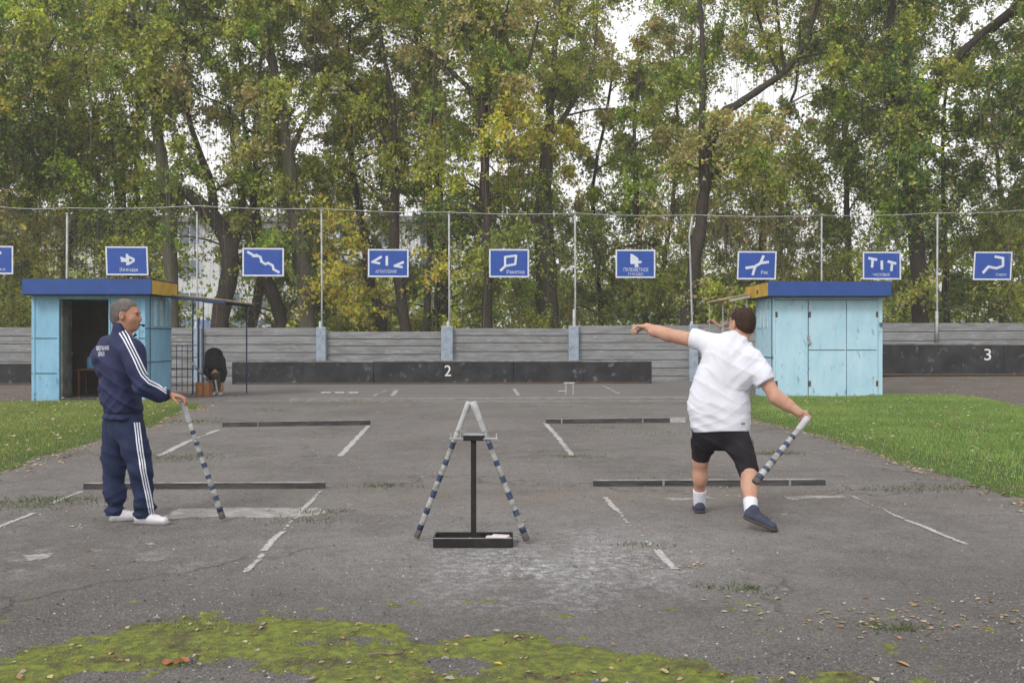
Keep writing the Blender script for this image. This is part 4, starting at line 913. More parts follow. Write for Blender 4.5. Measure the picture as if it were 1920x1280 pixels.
TREES = [
 ('broadleaf_tree', 'tall tree with a pale greenish trunk rising right of the open kiosk', 34, [(322, 612, 31), (320, 500, 30), (316, 400, 30), (302, 300, 26), (292, 210, 21), (280, 130, 16), (275, 60, 13), (271, -60, 9)], [[(278, 70, 11), (262, 45, 10), (235, 25, 8), (190, 5, 6), (150, -20, 4)], [(296, 190, 12), (272, 205, 11), (250, 235, 7)]], 0),
 ('broadleaf_tree', 'dark tree forking in a Y above the open kiosk', 37, [(252, 612, 20), (240, 480, 22), (228, 400, 22), (222, 320, 22), (222, 292, 22)], [[(221, 295, 17), (206, 276, 13), (192, 255, 9), (172, 200, 6), (160, 100, 5)], [(222, 293, 17), (240, 264, 17), (262, 248, 15), (271, 215, 11), (285, 185, 8), (330, 120, 5)]], 1),
 ('broadleaf_tree', 'thin dark tree standing close right of the forked tree', 38, [(264, 612, 15), (260, 420, 14), (256, 320, 12), (255, 250, 9), (258, 120, 6), (262, -20, 4)], [], 1),
 ('broadleaf_tree', 'black tree whose thick bough leans up left, right of the open kiosk', 35, [(412, 612, 40), (424, 540, 38), (434, 485, 38), (420, 440, 38), (392, 400, 34), (362, 370, 26), (340, 357, 17)], [[(400, 405, 20), (396, 350, 17), (372, 280, 12), (352, 210, 9), (345, 120, 8), (350, 20, 6)], [(432, 480, 18), (455, 400, 14), (440, 300, 10), (430, 200, 7)]], 1),
 ('broadleaf_tree', 'slim dark tree rising below the zigzag sign', 38, [(472, 612, 22), (486, 545, 22), (496, 490, 20), (482, 400, 13), (478, 250, 10), (490, 100, 7), (495, -30, 5)], [], 1),
 ('broadleaf_tree', 'dark tree leaning left behind the zigzag sign', 36.5, [(530, 612, 30), (513, 560, 29), (497, 515, 26), (480, 450, 18), (470, 330, 12), (455, 200, 8), (450, 60, 5)], [], 1),
 ('broadleaf_tree', 'stout greenish-barked tree between the zigzag sign and the next net post', 34.5, [(577, 612, 35), (569, 520, 36), (557, 430, 34), (545, 340, 31), (533, 250, 26), (526, 180, 20), (505, 80, 12), (488, -60, 8)], [[(528, 200, 14), (510, 120, 12), (470, 75, 9), (430, 45, 6), (400, 30, 4)], [(540, 300, 12), (575, 220, 9), (610, 150, 6), (640, 60, 4)]], 0),
 ('broadleaf_tree', 'dark leaning tree under the sign with two wedges', 37, [(720, 612, 20), (702, 555, 21), (690, 500, 21), (680, 420, 17), (662, 330, 12), (652, 200, 8), (655, 60, 5)], [], 1),
 ('broadleaf_tree', 'crooked dark tree just right of the sign with two wedges', 35, [(760, 612, 25), (749, 540, 24), (738, 440, 22), (743, 345, 20), (729, 290, 16), (706, 240, 15), (690, 200, 12), (664, 165, 10), (615, 140, 7), (560, 118, 4)], [[(739, 400, 11), (715, 375, 9), (690, 345, 6)], [(735, 320, 12), (738, 200, 10), (715, 80, 8), (705, -40, 5)]], 1),
 ('broadleaf_tree', 'thin grey tree left of the net post above the number 2', 38, [(797, 612, 16), (806, 500, 15), (808, 350, 10), (798, 200, 8), (790, 60, 5)], [], 0),
 ('broadleaf_tree', 'brown trunk close behind the net post above the number 2', 39, [(826, 612, 34), (832, 500, 30), (826, 400, 22), (815, 250, 16), (790, 120, 10), (765, 0, 6)], [], 1),
 ('broadleaf_tree', 'straight near-black tree left of the racket sign', 34, [(913, 612, 23), (915, 520, 22), (911, 400, 20), (908, 300, 20), (905, 210, 21), (903, 150, 15), (882, 90, 10), (862, 20, 7), (850, -50, 5)], [[(903, 190, 11), (868, 155, 9), (820, 110, 8), (780, 80, 6), (735, 60, 4)], [(911, 292, 13), (922, 262, 12), (940, 215, 8), (985, 130, 6), (1010, 40, 4)], [(904, 160, 9), (925, 100, 8), (950, 20, 6)]], 1),
 ('broadleaf_tree', 'thick mossy tree between the racket sign and the nest sign', 39, [(1026, 612, 52), (1024, 520, 47), (1020, 430, 40), (1022, 330, 30), (1030, 220, 20), (1042, 80, 12), (1050, -40, 8)], [[(1014, 430, 16), (990, 398, 12), (962, 365, 10), (935, 330, 6)], [(1028, 260, 12), (1070, 200, 9), (1110, 120, 6), (1120, 20, 4)]], 0),
 ('broadleaf_tree', 'thin dark tree behind the nest sign', 40, [(1211, 612, 15), (1206, 540, 13), (1196, 420, 12), (1192, 345, 13), (1188, 250, 8), (1200, 120, 5)], [], 1),
 ('broadleaf_tree', 'dark tree with one long bough rising right, behind the thrower', 35, [(1288, 612, 32), (1297, 540, 30), (1312, 430, 27), (1326, 330, 22), (1345, 225, 20), (1385, 195, 17), (1430, 165, 15), (1475, 130, 12), (1515, 70, 8), (1540, -30, 6)], [[(1320, 370, 16), (1316, 250, 14), (1318, 100, 10), (1308, -50, 7)], [(1462, 142, 8), (1440, 90, 7), (1418, 20, 5)], [(1470, 132, 7), (1462, 60, 6), (1452, -20, 4)]], 1),
 ('broadleaf_tree', 'thin tree behind the yellow corner of the closed kiosk', 40, [(1432, 612, 14), (1428, 500, 12), (1438, 300, 9), (1490, 170, 6), (1500, 40, 4)], [], 1),
 ('broadleaf_tree', 'slender tree hidden behind the roof of the closed kiosk', 41, [(1598, 612, 15), (1590, 450, 13), (1582, 200, 8), (1575, 0, 5)], [], 0),
 ('broadleaf_tree', 'big double-trunked tree behind the right end of the closed kiosk', 35, [(1727, 612, 35), (1724, 520, 34), (1716, 430, 32), (1706, 350, 31), (1702, 260, 30), (1697, 190, 26), (1697, 100, 20), (1686, 0, 14), (1680, -70, 10)], [[(1703, 300, 22), (1676, 210, 28), (1667, 130, 24), (1670, 40, 15), (1674, -50, 10)], [(1708, 280, 20), (1745, 180, 18), (1790, 115, 16), (1840, 65, 13), (1895, 20, 12), (1940, -20, 9)]], 1),
 ('broadleaf_tree', 'thin dark trunk right of the double-trunked tree', 39, [(1774, 612, 15), (1771, 450, 12), (1768, 300, 8), (1772, 200, 6), (1790, 60, 4)], [], 1),
 ('broadleaf_tree', 'tree rooted beyond the right edge with boughs reaching over the last sign', 34, [(2030, 640, 36), (2015, 400, 30), (1990, 200, 24), (1960, 60, 18), (1940, -60, 10)], [[(1985, 170, 14), (1930, 30, 14), (1890, 35, 11), (1862, 60, 6)], [(2000, 300, 12), (1930, 230, 9), (1870, 170, 6), (1830, 160, 4)]], 1),
 ('broadleaf_tree', 'pale thin trunk over the left part of the open kiosk roof', 40, [(112, 612, 18), (122, 500, 16), (150, 350, 12), (140, 200, 10), (128, 80, 8), (120, -30, 6)], [[(150, 330, 8), (185, 250, 6), (175, 160, 4)]], 0),
 ('broadleaf_tree', 'yellowing tree at the far left edge of the picture', 35, [(-70, 640, 32), (-60, 400, 28), (-40, 200, 20), (-20, 50, 12), (0, -60, 8)], [[(-50, 300, 14), (20, 200, 10), (70, 120, 7), (110, 60, 4)]], 0),
 ('broadleaf_tree', 'slim tree seen far behind the last sign on the right', 42, [(1880, 612, 14), (1884, 480, 12), (1870, 300, 8), (1850, 150, 5)], [], 0),
 ('broadleaf_tree', 'thin far trunk right of the long-boughed tree', 43, [(1232, 612, 14), (1240, 520, 12), (1262, 380, 9), (1270, 200, 6), (1262, 60, 4)], [], 0),
 ('broadleaf_tree', 'thin far trunk between the two nets posts left of the nest sign', 43, [(1128, 612, 12), (1120, 500, 11), (1112, 350, 8), (1140, 200, 6), (1150, 90, 4)], [], 1),
]
TB = []
for nm, lb, Y, track, limbs, dk in TREES:
    base = at(track[0][0], track[0][1], Y); rootz = -.1
    pts = [Vector((base.x - (track[1][0] - track[0][0]) / F * Y * .4, Y, rootz)), Vector((base.x, Y, base.z))] + [at(px, py, Y + random.uniform(-.25, .25)) for px, py, _ in track[1:]]
    rad = [track[0][2] / F * Y / 2 * 1.25] + [wd / F * Y / 2 * .86 for _, _, wd in track]
    lm = []
    for L_ in limbs:
        y0 = Y; l = []
        dy = random.choice([-1, 1]) * random.uniform(.15, .45)
        for i, (px, py, wd) in enumerate(L_): l.append((at(px, py, Y + dy * i), wd / F * Y / 2))
        lm.append(l)
    TB.append(dict(nm=nm, lb=lb, Y=Y, pts=pts, rad=rad, limbs=lm, cl=[], track=track, dk=dk))
NC = 1900; tries = 0; made = 0
while made < NC and tries < 90000:
    tries += 1; px = rng.uniform(-200, 2120); py = rng.uniform(-150, 640)
    if rng.random() > gapk(px, py): continue
    if py > 420 and rng.random() > .62: continue
    ws = []
    for T in TB:
        tr = np.array(T['track'])[:, :2]; o_ = np.argsort(tr[:, 1]); tx = np.interp(py, tr[o_, 1], tr[o_, 0]); ws.append(math.exp(-((px - tx) / 95) ** 2) + 1e-6)
    ws = np.array(ws); T = TB[rng.choice(len(TB), p=ws / ws.sum())]; Y = T['Y'] + (rng.uniform(-2.6, 2.8) if py < 330 else rng.uniform(.8, 4.5))
    if py > 330 and rng.random() < .20: Y = T['Y'] - rng.uniform(.6, 1.8)
    Y = max(Y, 32.2); c = at(px, py, Y)
    if c.z < .5: continue
    hang = (1230 < px < 1560 and 190 < py < 440) or rng.random() < .3
    T['cl'].append((c, rng.uniform(.95, 1.85) * (1.0 if gapk(px, py) == 1 else .55), rng.choice(7, p=pal_w(px, py)), 1.0 if hang else .35)); made += 1
nl = 0
for T in TB:
    o = empty(T['nm'], (T['pts'][0].x, T['Y'], 0)); tag(o, T['lb'], 'tree', 'trees behind the fence'); off = -Vector(o.location); mb = MB(); skel = []
    p, r_ = spline(T['pts'], T['rad'], 5)
    p = [q + Vector((.03 * math.sin(q.z * 3.1 + T['Y']), .03 * math.cos(q.z * 2.3), 0)) for q in p]
    mb.tube([q + off for q in p], [x * (1 + .06 * math.sin(i * 1.9)) for i, x in enumerate(r_)], 12); skel += [(q, x) for q, x in zip(p, r_) if q.z > 2.2]
    for l in T['limbs']:
        p, r_ = spline([q for q, _ in l], [x for _, x in l], 4); mb.tube([q + off for q in p], r_, 8); skel += list(zip(p, r_))
    mb.build('trunk', M_barkd if T['dk'] else M_bark, o); mb = MB(); tb_i = 0
    sk = np.array([tuple(q) for q, _ in skel]); sr = np.array([x for _, x in skel]); cl = sorted(T['cl'], key=lambda c: np.linalg.norm(sk - np.array(c[0]), axis=1).min())
    for c, rad, pal, dr in cl:
        d = np.linalg.norm(sk - np.array(c), axis=1) + 1.2 * np.clip(sk[:, 2] - c.z + .3, 0, None); i = int(d.argmin()); a = Vector(sk[i]); r0 = min(sr[i] * .6, .05); L = (c - a).length
        if L > 7: continue
        m1 = a.lerp(c, .35) + Vector((rng.normal(0, .08), rng.normal(0, .08), .12)) * L * .6; m2 = a.lerp(c, .7) + Vector((rng.normal(0, .08), rng.normal(0, .08), .10)) * L * .6
        p, r_ = spline([a, m1, m2, c], [r0, r0 * .75, r0 * .5, .008], 3); mb.tube([q + off for q in p], r_, 5, cap=False)
        sk = np.r_[sk, [tuple(q) for q in p[2:]]]; sr = np.r_[sr, r_[2:]]
    if T['cl']:
        ctr = np.array([tuple(c + off) for c, *_ in T['cl']]); rd = np.array([c[1] for c in T['cl']]); pl_ = np.array([c[2] for c in T['cl']]); dr = np.array([c[3] for c in T['cl']])
        V_, col, tw = leaves(ctr, rd, 16, 36, .138, pl_, dr); np_mesh('crown', V_, np.arange(len(V_)).reshape(-1, 3), M_foliage, o, col=col, nv=3); nl += len(col)
        s_, d_, L_, dr_ = tw
        for i in range(0, len(s_), 2):
            q = [Vector(ctr[i // 16] * (1 - u) ** 2 + (s_[i] + d_[i] * L_[i] * u) * (1 - (1 - u) ** 2) - np.array((0, 0, L_[i] * dr_[i] * u * u))) for u in (0, .35, .7, 1, 1.25 + .5 * (dr_[i] > .6))]; mb.tube(q, [.012, .009, .007, .005, .003], 3, mi=int(rng.random() < .45), cap=False)
    mb.build('branches', [M_barkd if T['dk'] else M_bark, M_paletwig], o)
print('leaves', nl)

# far-off wood and undergrowth beyond the trees: one mass
N = 78000; Yw = rng.uniform(46, 66, N); px = rng.uniform(-420, 2340, N); X = (px - HX) / F * Yw; prof = 5.5 + 2.4 * snoise(np.c_[X * .16, Yw * .12], 1.0, 71) + 1.6 * snoise(np.c_[X, Yw], .8, 72)
Z = prof * rng.random(N) ** .8; dens = .62 + .6 * snoise(np.c_[X, Yw, Z], .75, 73); bl = (px > 330) & (px < 500); bl2 = (px >= 500) & (px < 560)
keep = (rng.random(N) < dens) & ~(bl & (rng.random(N) > .16)) & ~(bl2 & (rng.random(N) > .5)); P = np.c_[X, Yw, Z][keep]; pxk = px[keep]; n = len(P)
sz = .34 * rng.uniform(.5, 1.2, n); ax = rng.normal(size=(n, 3)); ax /= np.linalg.norm(ax, axis=1)[:, None]; t = rng.normal(size=(n, 3)); t -= (t * ax).sum(1)[:, None] * ax; t /= np.linalg.norm(t, axis=1)[:, None]
V_ = np.stack([P - ax * sz[:, None] * .5, P + t * sz[:, None] * .34, P + ax * sz[:, None] * .5, P - t * sz[:, None] * .34], 1).reshape(-1, 3)
k = snoise(P, .5, 75) + rng.normal(0, .35, n); col = np.where((k > .15)[:, None], np.array(OLIVE)[rng.integers(0, 4, n)] * 1.15, np.array(GREEN)[rng.integers(0, 4, n)])
yl = (snoise(P, .35, 77) > .25) & (rng.random(n) < .7); col[yl] = np.array(YELL)[rng.integers(0, 4, yl.sum())]
og = (pxk > 590) & (pxk < 720) & (rng.random(n) < .6); col[og] = np.array(ORANGE)[rng.integers(0, 4, og.sum())]
o = np_mesh('distant_wood', V_, np.arange(4 * n).reshape(-1, 4), M_foliage, col=np.clip(col * np.array((2.6, 2.75, 1.85)) * rng.uniform(.75, 1.25, (n, 1)), 0, .75)); tag(o, 'far-off mass of yellow-green bushes and trees beyond the fence', 'wood', kind='stuff')

# ------------------------------------------------------------------ people: signed-distance bodies, one continuous surface each
class Flesh:
    def __init__(s, lo, hi, h):
        s.h = h; s.lo = np.array(lo, float); n = np.ceil((np.array(hi) - s.lo) / h).astype(int) + 1
        s.n = n; s.V = np.full(n, .5, np.float32); s.ax = [s.lo[i] + np.arange(n[i]) * h for i in range(3)]
    def _sub(s, lo, hi):
        a = np.clip(((np.array(lo) - s.lo) / s.h).astype(int), 0, s.n); b = np.clip(np.ceil((np.array(hi) - s.lo) / s.h).astype(int) + 1, 0, s.n)
        sl = tuple(slice(a[i], b[i]) for i in range(3)); g = np.meshgrid(*[s.ax[i][sl[i]] for i in range(3)], indexing='ij'); return sl, np.stack(g, -1).astype(np.float32)
    def _mix(s, sl, d, k, cut):
        A = s.V[sl]
        if cut: d = -d; hh = np.clip(.5 - .5 * (A - d) / k, 0, 1); s.V[sl] = A * (1 - hh) + d * hh + k * hh * (1 - hh)
        else: hh = np.clip(.5 + .5 * (A - d) / k, 0, 1); s.V[sl] = A * (1 - hh) + d * hh - k * hh * (1 - hh)
    def cap(s, a, b, ra, rb, k=.02, flat=None, fk=1.0, cut=False):
        """tapered capsule; flat: direction in which it is scaled by fk"""
        a = np.array(a, float); b = np.array(b, float); R_ = max(ra, rb) * max(1, fk) + k * 1.5 + s.h * 2; sl, P = s._sub(np.minimum(a, b) - R_, np.maximum(a, b) + R_)
        if P.size == 0: return s
        ab = b - a; L2 = ab @ ab; t = np.clip(((P - a) @ ab) / L2, 0, 1) if L2 > 1e-10 else np.zeros(P.shape[:-1]); q = P - a - t[..., None] * ab
        if flat is not None:
            f = np.array(flat, float); f /= np.linalg.norm(f); qf = q @ f; q = q + (qf * (1 / fk - 1))[..., None] * f
            ln = np.linalg.norm(q, axis=-1); r = ra + (rb - ra) * t; d = (ln - r) * min(1, fk)
        else: d = np.linalg.norm(q, axis=-1) - (ra + (rb - ra) * t)
        s._mix(sl, d, k, cut); return s
    def ell(s, c, r, k=.02, M=None, cut=False):
        c = np.array(c, float); r = np.array(r, float); R_ = r.max() + k * 1.5 + s.h * 2; sl, P = s._sub(c - R_, c + R_)
        if P.size == 0: return s
        q = P - c
        if M is not None: q = q @ np.array(M)            # columns of M = local axes
        ln = np.linalg.norm(q / r, axis=-1); g = np.linalg.norm(q / (r * r), axis=-1); d = ln * (ln - 1) / np.maximum(g, 1e-6); s._mix(sl, d, k, cut); return s
    def chain(s, pts, rad, k=.02, flat=None, fk=1.0):
        for i in range(len(pts) - 1): s.cap(pts[i], pts[i + 1], rad[i], rad[i + 1], k, flat, fk)
        return s
    def field(s, fn):
        g = np.meshgrid(*s.ax, indexing='ij'); s.V = fn(s.V, np.stack(g, -1)); return s
    def mesh(s, name, m, parent=None, offset=None, extra=()):
        V = s.V; ins = V < 0; nx, ny, nz = V.shape; cnt = np.zeros((nx - 1, ny - 1, nz - 1), np.int8); pos = np.zeros((nx - 1, ny - 1, nz - 1, 3), np.float32)
        cr = []
        for ax in range(3):
            lo = [slice(None)] * 3; hi = [slice(None)] * 3; lo[ax] = slice(0, -1); hi[ax] = slice(1, None); A = V[tuple(lo)]; B = V[tuple(hi)]; x = (A < 0) != (B < 0); idx = np.argwhere(x); t = (A[x] / (A[x] - B[x]))
            p = idx.astype(np.float32); p[:, ax] += t; o1, o2 = [q for q in range(3) if q != ax]; cr.append((ax, idx, (A < 0)[x]))
            for d1 in (0, 1):
                for d2 in (0, 1):
                    c = idx.copy(); c[:, o1] -= d1; c[:, o2] -= d2; ok = (c >= 0).all(1) & (c < np.array(cnt.shape)).all(1); cc = c[ok]; np.add.at(pos, tuple(cc.T), p[ok]); np.add.at(cnt, tuple(cc.T), 1)
        act = cnt > 0; ids = np.full(cnt.shape, -1, np.int64); ids[act] = np.arange(act.sum()); P = pos[act] / cnt[act][:, None] * s.h + s.lo; Q = []
        for ax, idx, inside in cr:
            o1, o2 = [(1, 2), (2, 0), (0, 1)][ax]; ok = (idx[:, o1] > 0) & (idx[:, o2] > 0) & (idx[:, o1] < np.array(cnt.shape)[o1]) & (idx[:, o2] < np.array(cnt.shape)[o2]); c = idx[ok]; ii = inside[ok]; q = []
            for d1, d2 in ((0, 0), (1, 0), (1, 1), (0, 1)):
                cc = c.copy(); cc[:, o1] -= d1; cc[:, o2] -= d2; q.append(ids[tuple(cc.T)])
            q = np.stack(q, 1); q[~ii] = q[~ii][:, ::-1]; Q.append(q)
        Q = np.concatenate(Q); Q = Q[(Q >= 0).all(1)]
        for Pe, Qe in extra: Q = np.r_[Q, Qe + len(P)]; P = np.r_[P, Pe]
        if name is None: return P, Q
        if offset is not None: P = P - np.array(offset)
        return np_mesh(name, P, Q, m, parent, smooth=True)

M_skin = mat('skin', (.46, .27, .195), .6, (.40, .20, .14), 14, (.4, .7), bump=.0015, bscale=60, spec=.35)
M_skin2 = mat('skin_tanned', (.42, .225, .145), .6, (.34, .16, .10), 14, (.4, .7), bump=.0015, bscale=60, spec=.35)
M_navy = mat('navy_cloth', (.018, .024, .075), .75, (.013, .018, .055), 7, (.35, .7), bump=.002, bscale=220, spec=.3)
M_navy2 = mat('navy_trousers', (.014, .024, .068), .8, (.010, .018, .05), 7, (.35, .7), bump=.002, bscale=220, spec=.3)
M_wcloth = mat('white_cloth', (.64, .65, .72), .85, (.57, .58, .65), 6, (.4, .7), bump=.001, bscale=300, spec=.15)
M_stripe = mat('white_stripe', (.66, .68, .78), .8)
M_black = mat('black_cloth', (.014, .013, .016), .85, (.024, .022, .026), 9, spec=.2)
M_hairg = mat('grey_hair', (.12, .105, .095), .95, (.19, .17, .16), 28, (.3, .7), bump=.0012, bscale=260, spec=.15)
M_hairb = mat('brown_hair', (.045, .028, .022), .95, (.07, .043, .034), 28, (.3, .7), bump=.0012, bscale=260, spec=.15)
M_shoe = mat('white_leather', (.60, .60, .62), .55, (.50, .50, .52), 20, spec=.4)
M_sole = mat('sole_grey', (.30, .30, .31), .8, (.2, .2, .2), 20)
M_shoeb = mat('dark_blue_suede', (.035, .045, .085), .8, (.05, .055, .075), 18)
M_soleb = mat('sole_brown', (.075, .055, .045), .85, (.05, .04, .035), 18)
M_eye = mat('eye', (.03, .02, .018), .3)

def vn(v): v = np.array(v, float); return v / np.linalg.norm(v)
def crease(X, d, sc, warp, seed, p=2.0, f=4.0):
    """sharp-ridged cloth folds running across direction d, 0..1, uneven in strength"""
    u = (X @ np.array(vn(d))) * sc + snoise(X, f, seed, 3) * warp
    return (1 - np.abs(np.sin(u))) ** p * np.clip(.6 + .9 * snoise(X, f * 1.3, seed + 1, 2), 0, 1.4) - .25
def head_parts(parent, org, c, fwd, up, skin, hair, h=.0045, hairtype='short', scale=1.0, neck_to=None):
    """c: centre of the skull between the ears. returns P,Q of head skin; builds hair, eyes"""
    f = vn(fwd); u = vn(np.array(up) - f * (np.array(up) @ f)); s = np.cross(u, f)      # s: person's left
    c = np.array(c); M = np.stack([f, s, u], 1); L = lambda x, y, z: c + (f * x + s * y + u * z) * scale; q = scale
    F_ = Flesh(c - .24, c + .24, h)
    F_.ell(L(-.012, 0, .022), np.array((.098, .076, .092)) * q, .01, M); F_.ell(L(.032, 0, -.02), np.array((.070, .062, .085)) * q, .03, M)         # cranium, face
    F_.ell(L(.054, 0, -.092), np.array((.040, .034, .028)) * q, .02, M); F_.ell(L(.040, 0, -.058), np.array((.054, .050, .045)) * q, .03, M); F_.cap(L(-.03, .035, -.06), L(.055, .014, -.098), .022 * q, .016 * q, .02); F_.cap(L(-.03, -.035, -.06), L(.055, -.014, -.098), .022 * q, .016 * q, .02)
    F_.cap(L(.090, 0, .002), L(.108, 0, -.030), .009 * q, .0115 * q, .012); F_.ell(L(.100, 0, -.036), np.array((.010, .016, .008)) * q, .006, M)  # nose
    F_.cap(L(.082, .034, .022), L(.086, -.034, .022), .012 * q, .012 * q, .014)                                                            # brow
    for sg in (-1, 1):
        F_.ell(L(.088, sg * .032, .002), np.array((.013, .017, .012)) * q, .008, M, cut=True); F_.ell(L(.078, sg * .032, .001), np.array((.0135,) * 3) * q, .003, M)
        F_.ell(L(.060, sg * .043, -.028), np.array((.020, .018, .018)) * q, .03, M)
        F_.ell(L(-.006, sg * .079, -.010), np.array((.019, .011, .034)) * q, .004, M); F_.ell(L(-.002, sg * .088, -.004), np.array((.009, .006, .018)) * q, .003, M, cut=True)
    F_.cap(L(.090, .020, -.066), L(.090, -.020, -.066), .0075 * q, .0075 * q, .006); F_.cap(L(.089, .018, -.077), L(.089, -.018, -.077), .008 * q, .008 * q, .006); F_.cap(L(.1035, .020, -.0715), L(.1035, -.020, -.0715), .0025, .0025, .002, cut=True)
    if neck_to is not None: F_.cap(L(-.022, 0, -.05), neck_to, .056 * q, .064 * q, .03)
    P, Q = F_.mesh(None, None)
    H_ = Flesh(c - .2, c + .2, h); H_.ell(L(-.012, 0, .022), np.array((.103, .082, .098)) * q, .01, M); H_.ell(L(-.035, 0, -.030), np.array((.070, .066, .065)) * q, .03, M)
    def carve(V, X):
        d = X - c; x, y, z = d @ f / q, d @ s / q, d @ u / q
        line = np.where(x > .02, .055 - .35 * (x - .075) * 0 + .4 * np.clip(x - .05, 0, 1), 0)
        # hairline: high over the brow, in front of the ears, down the nape
        zc = np.interp(x, [-.12, -.075, -.035, -.012, .006, .022, .045, .075, .10], [-.075, -.082, -.055, -.012, .020, .012, .046, .064, .075])
        zc = zc + .006 * np.sin(y * 90) * (x > .03); n = snoise(X, 160, 9, 2) * .0010
        return np.maximum(V + n + .0075 * np.exp(-np.clip(z - zc, 0, 1) / .010), (zc + .003 * snoise(X, 120, 19, 2) - z) * .8).astype(np.float32)
    H_.field(carve); Ph, Qh = H_.mesh(None, None)
    # short cropped strands standing off the scalp
    k_ = rng.integers(0, len(Qh), 5200); q4 = Ph[Qh[k_]]; b0 = q4.mean(1); nn_ = np.cross(q4[:, 1] - q4[:, 0], q4[:, 3] - q4[:, 0]); nn_ /= np.linalg.norm(nn_, axis=1)[:, None] + 1e-9
    lay = -f * .35 - u * .75; dd_ = nn_ * .55 + lay + rng.normal(0, .35, nn_.shape); dd_ /= np.linalg.norm(dd_, axis=1)[:, None]; sd = np.cross(dd_, nn_); sd /= np.linalg.norm(sd, axis=1)[:, None] + 1e-9
    ln_ = rng.uniform(.006, .013, (len(k_), 1)); ws_ = .0011; b1 = b0 + dd_ * ln_; Ps = np.stack([b0 - sd * ws_, b0 + sd * ws_, b1 + sd * ws_ * .3, b1 - sd * ws_ * .3], 1).reshape(-1, 3)
    Qs = np.arange(len(Ps)).reshape(-1, 4) + len(Ph); np_mesh('hair', np.r_[Ph, Ps] - np.array(org), np.r_[Qh, Qs], hair, parent, smooth=True)
    for sg in (-1, 1):
        e = MB(); p = Vector(L(.0895, sg * .032, .002)) - Vector(org); e.tube([p, p + Vector(f) * .003], [.0065, .004], 10); e.build('eye', M_eye, parent)
        e = MB(); a = [Vector(L(.094, sg * (.018 + t * .030), .022 + .004 * math.sin(t * 3.1))) - Vector(org) for t in (0, .35, .7, 1)]; e.tube(a, [.003, .004, .0035, .002], 6); e.build('eyebrow', hair, parent)
    return P, Q
def hand_mesh(wrist, fdir, palm_n, thumb_side, curl, h=.003, spread=.05, grip_c=None, r=1.0, thumb=(.5, .6)):
    """wrist point, finger direction, palm normal (the side fingers close to), thumb_side unit vector; curl per joint (3)"""
    w_ = np.array(wrist); f = vn(fdir); n = vn(np.array(palm_n) - f * (np.array(palm_n) @ f)); t = vn(np.array(thumb_side) - f * (np.array(thumb_side) @ f) - n * (np.array(thumb_side) @ n))
    H_ = Flesh(w_ - .2, w_ + .2, h); knuck = w_ + f * .088
    H_.cap(w_ - f * .05, w_ + f * .012, .027, .025, .01, n, .78)
    for k, off in enumerate((.030, .010, -.010, -.029)): H_.cap(w_ + f * .012 + t * off * .55, w_ + f * (.083 - .006 * abs(k - 1)) + t * off, .0165, .0125, .014, n, .85)
    H_.ell(w_ + f * .035 + t * .022 + n * .008, (.024, .016, .020), .012)
    for k, (off, ln) in enumerate(((.030, .92), (.010, 1.0), (-.010, .95), (-.029, .78))):
        p = w_ + f * (.085 - .006 * abs(k - 1)) + t * off; a = 0; rr = .0098 - .0007 * (k == 3)
        for j, seg in enumerate((.042, .027, .021)):
            a += curl[j] * (1 + .12 * (k - 1.5) * .4); d = f * math.cos(a) + n * math.sin(a) + t * spread * (1.5 - k) * .6 * math.cos(a); p2 = p + vn(d) * seg * ln; H_.cap(p, p2, rr, rr * .93, .003); p = p2; rr *= .93
    p = w_ + f * .022 + t * .026; d1 = vn(t * .75 + f * .75 + n * thumb[0]); p2 = p + d1 * .040; p3 = p2 + vn(t * .25 + f * .85 + n * thumb[1]) * .030; p4 = p3 + vn(f * .8 + n * (thumb[1] + .35)) * .026
    H_.cap(p, p2, .0145, .0115, .008); H_.cap(p2, p3, .0115, .0105, .003); H_.cap(p3, p4, .0105, .0085, .003)
    return H_.mesh(None, None)
def shoe(parent, org, heel, toe, h_, mu, ms, up=(0, 0, 1), toe_up=0, wid=.040):
    heel, toe = np.array(heel, float), np.array(toe, float); f = vn(toe - heel); u = vn(np.array(up) - f * (np.array(up) @ f)); s = np.cross(u, f); L = np.linalg.norm(toe - heel); lo = np.minimum(heel, toe) - .16; hi = np.maximum(heel, toe) + .2
    A = Flesh(lo, hi, .005); A.cap(heel + f * .038 + u * .042, toe - f * .045 + u * .028, .036, .028, .015, s, wid / .033); A.cap(heel + f * .032 + u * .055, heel + f * .055 + u * .088, .034, .037, .015, s, .92); A.cap(heel + f * .07 + u * .068, toe - f * .11 + u * .042, .030, .026, .02)
    A.field(lambda V, X: np.maximum(V, -(((X - heel) @ u) - .016)).astype(np.float32)); A.mesh('shoe', mu, parent, org)
    B = Flesh(lo, hi, .005); B.cap(heel + f * .038 + u * .016, toe - f * .040 + u * .016, .040, .039, .02, s, (wid + .003) / .040)
    B.field(lambda V, X: np.maximum(np.maximum(V, ((X - heel) @ u) - .022), -((X - heel) @ u)).astype(np.float32)); B.mesh('sole', ms, parent, org)
    mb = MB()
    for k in range(4):
        c = heel + f * (.115 + k * .022) + u * (.096 - k * .009); mb.tube([Vector(c - s * .022 - np.array(org) - u * .006), Vector(c - np.array(org) + u * .002), Vector(c + s * .022 - np.array(org) - u * .006)], .0028, 5)
    mb.build('laces', ms, parent)
def bvh_of(objs):
    vs, fs = [], []
    for o in objs:
        b = len(vs); loc = Matrix.Translation(o.parent.location if o.parent else (0, 0, 0)); vs += [loc @ v.co for v in o.data.vertices]; fs += [tuple(b + i for i in p.vertices) for p in o.data.polygons]
    return BVHTree.FromPolygons(vs, fs)
EYEP = Vector((0, 0, CAM_H))
def on_surface(bv, px, py, off=.004):
    d = (at(px, py, 1.0) - EYEP).normalized(); hit, n, _, _ = bv.ray_cast(EYEP, d)
    return (hit + n * off, n) if hit is not None else (None, None)
